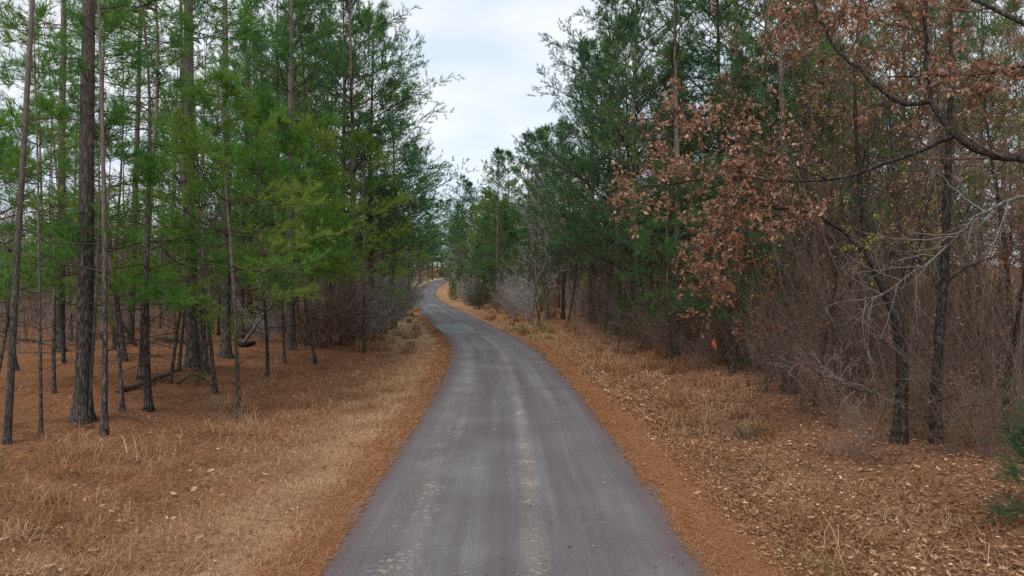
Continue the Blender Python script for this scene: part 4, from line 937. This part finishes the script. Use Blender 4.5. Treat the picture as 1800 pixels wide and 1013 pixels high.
hbush('grey0', 668, 585, 1.0, 'silvery grey leafless brush left of the short dark post')
hbush('grey1', 648, 580, 1.1, 'silvery brush directly behind the low dark green shrub')
hbush('grey0', 690, 560, 1.15, 'pale grey brush crowding the inside of the left bend')
hbush('grey1', 712, 545, 1.2, 'grey drooping brush hanging over the left bend')
hbush('grey0', 636, 600, 0.8, 'grey brush right against the low dark green shrub')
hbush('grey0', 662, 594, 1.0, 'tallest grey brush on the verge left of the pale grass')
hbush('grey1', 684, 578, 1.3, 'wide grey brush just left of the short dark post')
hbush('grey0', 704, 562, 1.25, 'grey brush right behind the short dark post')
hbush('grey0', 722, 545, 1.1, 'last grey brush before the left bend')
hbush('dark0', 530, 603, 0.75, 'smaller brown bush left of the dark tangled bush')
hbush('grey1', 470, 600, 0.8, 'loose grey brush under the dead leaning trunk')
hbush('green', 738, 528, 0.9, 'low green shrub on the inside of the left bend')
hbush('low0', 395, 742, 0.75, 'round dome of fine grey-brown twigs in the left foreground')
hbush('green', 345, 676, 0.42, 'mossy yellow-green clump beside the end of the fallen log')
hbush('low1', 1310, 770, 0.6, 'small green-tinged weed on the right leaf litter')
hbush('low0', 1500, 800, 0.8, 'low twig tangle left of the gnarled oak foot')
hbush('low0', 1700, 800, 0.9, 'low twig tangle right of the dark upright trunk')
hbush('thick2', 1385, 690, 0.75, 'reddish bramble mound over the black stump')
hbush('low0', 1085, 622, 1.2, 'rusty bramble heap on the right bank left of the edge pine')
hbush('thick3', 1020, 592, 0.55, 'red-brown leafy bramble on the right bank near the leaning pale stick')
hbush('thick2', 1425, 722, 0.7, 'brown arching bramble just right of the black stump')
hbush('thick3', 1480, 748, 0.6, 'leafy brown bramble midway between the black stump and gnarled oak')
hbush('thick2', 1535, 768, 0.65, 'arching bramble at the left foot of the gnarled oak')
hbush('thick0', 1618, 772, 0.5, 'twiggy shrub squeezed between the gnarled oak and the dark upright trunk')
hbush('thick2', 1705, 782, 0.7, 'wide bramble right of the dark upright trunk\'s foot')
hbush('thick3', 1765, 800, 0.6, 'leafy bramble beside the green bush at the right edge')
hbush('thick1', 1345, 690, 0.6, 'upright twiggy shrub left of the black stump')
hbush('thick2', 1230, 648, 0.7, 'brown bramble left of the orange ribbon stake')
thicket(60, 1, 13.5, 48, 8, ['thick0', 'thick1', 'thick2', 'thick3', 'vines'], (0.6, 1.1), 'thicket_shrub', 'tangled brown shrub on the right', 'shrub', 'tangled shrubs of the right thicket', inset=-0.3, pw=1.2)
thicket(40, 1, 45, 110, 6, ['thick0', 'thick1', 'grey0', 'thick3'], (0.6, 1.0), 'thicket_shrub', 'brushy shrub right of the road', 'shrub', 'brush lining the right wood', inset=-0.4, marks='F')
thicket(22, 1, 15, 45, 2.5, ['low0', 'low1', 'thick3'], (0.5, 0.9), 'bramble', 'low bramble on the right', 'bramble', 'brambles along the right wood', inset=-1.2)
thicket(30, -1, 34, 80, 22, ['thick0', 'thick1', 'grey1', 'thick2'], (0.6, 1.0), 'thicket_shrub', 'shaded shrub on the left', 'shrub', 'brush inside the left stand', inset=3, marks='L')
thicket(34, -1, 46, 130, 5, ['grey0', 'grey1', 'thick0'], (0.7, 1.2), 'thicket_shrub', 'grey shrub left of the road', 'shrub', 'grey brush lining the left wood', inset=-0.2, marks='F')
thicket(12, -1, 18, 40, 10, ['low0', 'low1'], (0.4, 0.8), 'bramble', 'small twiggy bramble on the left', 'bramble', 'brambles on the left forest floor', inset=1, marks='L')
finish_labels()

# ------------------------------------------------------------------ tall dry grass clumps
def tall_grass(name, label, mats, areas):
    mb = MB()
    for (n, x0, x1, y0, y1, per, h, lean, mi) in areas:
        for i in range(n):
            px, py = U(x0, x1), U(y0, y1); x, y = G(px, py)
            if abs(x - float(xc_(y))) < 3.0: continue
            m = int(per*U(0.5, 1.4)); f = float(U(0.6, 1.25)); t0 = float(U(0.15, 0.75))
            a = U(0, 6.28, m); r = 0.28*np.sqrt(U(0, 1, m)); X, Y = x + np.cos(a)*r, y + np.sin(a)*r
            Q = np.stack([X, Y, gz(X, Y) - 0.02], 1)
            w = 0.0065*max(1.0, y/16)*(1.35 if mi == 1 else 1.0)
            blades(mb, Q, U(0.4, 1.15, m)*h*f, w, np.abs(rng.normal(lean, 0.3, m)), np.clip(t0 + rng.normal(0, 0.22, m), 0, 1), mi if rng.random() < 0.75 else 1 - mi if mi < 2 else mi, 0.75)
    cover(name, mb, mats, label, 'grass')
GM = [M['gold_grass'], M['dry_grass'], M['green_grass']]
tall_grass('tall_grass', 'arching tan and rusty grass before the left foreground pines', GM, [(50, -10, 345, 762, 880, 40, 0.6, 0.75, 0), (26, 120, 330, 765, 830, 20, 0.6, 0.7, 1), (46, 0, 380, 870, 1010, 30, 0.5, 0.9, 0), (10, 0, 90, 830, 960, 26, 0.5, 0.8, 1), (26, 360, 440, 710, 765, 40, 0.55, 0.5, 1), (40, 260, 520, 760, 900, 18, 0.3, 1.0, 0)])
tall_grass('tall_grass', 'thin rusty and pale grass on the left verge toward the bend', GM, [(70, 430, 690, 625, 720, 28, 0.6, 0.5, 0), (60, 630, 735, 556, 622, 40, 0.9, 0.35, 1), (30, 700, 745, 530, 560, 40, 0.8, 0.4, 1)])
tall_grass('tall_grass', 'tan grass along the right bank below the wood', GM, [(50, 1050, 1200, 596, 665, 45, 0.75, 0.5, 1), (46, 1185, 1360, 670, 770, 45, 0.65, 0.6, 1), (60, 850, 1020, 545, 592, 40, 0.8, 0.4, 1), (16, 900, 985, 570, 598, 40, 0.6, 0.5, 2), (50, 1020, 1500, 640, 800, 22, 0.5, 0.6, 0), (34, 1380, 1760, 850, 1010, 30, 0.5, 0.8, 1), (20, 1380, 1700, 840, 1010, 26, 0.4, 0.7, 0), (5, 1420, 1450, 990, 1012, 22, 0.25, 0.6, 2), (6, 1290, 1330, 740, 770, 20, 0.35, 0.5, 2)])

# ------------------------------------------------------------------ fallen wood, stakes and other small things
def pole(name, label, cat, pts, r0, r1, mat='log_wood', k=10, stubs=0, rough=0.08):
    pts = np.array(pts, float); s0 = np.linspace(0, 1, len(pts)); n = 16; s_ = np.linspace(0, 1, n)
    P = np.stack([spline(s0, pts[:, i])(s_) for i in range(3)], 1); P[1:-1] += rng.normal(0, r0*0.15, (n-2, 3))
    mb = MB(); tubes(mb, P[None], np.linspace(r0, r1, n)[None]*(1 + rough*rng.standard_normal((1, n))), k, 0, cap=True)
    if stubs:
        P2, R2 = spawn(P[None], np.linspace(r0, r1, n)[None], stubs, (0.3, 1), (40, 80), L=(0.3, 1.0), n=5, wig=0.2, rf=0.35, rmin=0.006); tubes(mb, P2, R2, 4, 0)
    o = link(name, mb.mesh(name, [M[mat]])); tag(o, label, cat); return o
def gp(px, py, lift=0.0):
    x, y = G(px, py); return np.array([x, y, float(gz(x, y)) + lift])
pole('fallen_log', 'fallen grey-brown log lying on pine straw between the left foreground pines', 'log', [gp(208, 690, .05), gp(250, 680, .10), gp(285, 668, .12), gp(312, 658, .14)], 0.075, 0.055, stubs=3)
pole('fallen_branch', 'dark bowed branch at the right end of the fallen log', 'branch', [gp(312, 678, .05), gp(338, 672, .22), gp(362, 678, .18), gp(374, 688, .03)], 0.03, 0.02, 'dark_bark')
x, y = G(424, 606)
pole('dead_leaning_tree', 'dead pale trunk leaning up to the right beside the tall left pine', 'dead tree', [[x, y, float(gz(x, y))-.05], P3(455, 566, y+.1), P3(485, 525, y+.2), P3(512, 488, y+.3)], 0.10, 0.06, 'grey_bark', stubs=3)
pole('fallen_log', 'dark log end resting at the foot of the dead leaning trunk', 'log', [gp(415, 608, .1), gp(432, 610, .12), gp(447, 606, .1)], 0.13, 0.12, 'dark_bark')
x, y = G(240, 608)
pole('broken_branch', 'black broken branch slanting across the dark crooked left pine', 'branch', [[x, y, float(gz(x, y))], P3(222, 580, y), P3(205, 552, y+.1)], 0.07, 0.05, 'dark_bark', stubs=2)
pole('fallen_log', 'dark horizontal log on the ground behind the two stout left pines', 'log', [gp(275, 600, .12), gp(300, 603, .14), gp(330, 606, .12), gp(372, 610, .1)], 0.11, 0.08, 'dark_bark')
pole('fallen_log', 'pale log lying behind the brush at the far left', 'log', [gp(25, 600, .1), gp(60, 602, .12), gp(100, 612, .1)], 0.10, 0.08, 'log_wood')
pole('stick', 'bare stick lying on the leaf litter right of the road', 'stick', [gp(1198, 760, .03), gp(1218, 765, .05), gp(1240, 770, .03)], 0.028, 0.018, 'log_wood', k=7)
pole('fallen_log', 'whitish log on the grass at the right road edge by the bend', 'log', [gp(903, 579, .1), gp(915, 583, .14), gp(928, 587, .1)], 0.075, 0.06, 'grey_bark')
x, y = G(1110, 597)
pole('leaning_stick', 'pale bare stick leaning left on the right bank', 'stick', [[x, y, float(gz(x, y))-.05], P3(1104, 565, y), P3(1097, 535, y)], 0.06, 0.045, 'grey_bark', k=7)
x, y = G(696, 574)
pole('post', 'short dark wooden post in pale grass at the left bend', 'post', [[x, y, float(gz(x, y))-.1], [x+.01, y, float(gz(x, y))+.4], [x+.03, y, float(gz(x, y))+1.25]], 0.10, 0.085, 'dark_bark', k=8)
x, y = G(1388, 688); zb = float(gz(x, y))
st = MB(); zz = np.array([-.1, .0, .12, .3, .5, .66, .74]); Pst = np.stack([x + 0.05*zz, np.full(7, y), zb + zz], 1)
add_trunk(st, Pst, np.array([.33, .30, .26, .24, .23, .20, .12]), 16, rough=0.12); st.f.append((np.array([np.arange(6*16, 7*16)]), 0))
tag(link('stump', st.mesh('stump', [M['dark_bark']])), 'blackened round stump under brambles at the right wood\'s edge', 'stump')

# survey stake with orange ribbon
m, ns, ls = mat_new('orange_ribbon'); b = nd(ns, 'ShaderNodeBsdfPrincipled', Roughness=0.5); b.inputs['Base Color'].default_value = (0.42, 0.13, 0.05, 1)
o_ = ns.new('ShaderNodeOutputMaterial'); ls.new(b.outputs[0], o_.inputs[0]); M['ribbon'] = m
x, y = G(1253, 652); zb = float(gz(x, y))
stake = pole('survey_stake', 'thin wooden stake with a faded orange ribbon at the right wood\'s edge', 'stake', [[x, y, zb-.1], [x+.02, y, zb+.7], [x+.05, y+.02, zb+1.55]], 0.028, 0.022, 'log_wood', k=6)
for k_ in range(2):
    rb = MB(); t = np.linspace(0, 1, 9); w = 0.05
    cxr = x + .045 - 0.10*np.sin(3*t + k_) * t + 0.03*k_; cyr = y - 0.03 - 0.02*k_ + 0.05*np.sin(7*t); czr = zb + 1.45 - 0.75*t*(0.8 + 0.25*k_)
    L_ = np.stack([cxr - w*np.cos(4*t + k_), cyr - w*np.sin(4*t), czr], 1); R_ = np.stack([cxr + w*np.cos(4*t + k_), cyr + w*np.sin(4*t), czr], 1)
    V = np.concatenate([L_, R_]); F = np.array([[i, i+9, i+10, i+1] for i in range(8)]); rb.add(V, F)
    link('ribbon', rb.mesh('ribbon', [M['ribbon']]), stake)
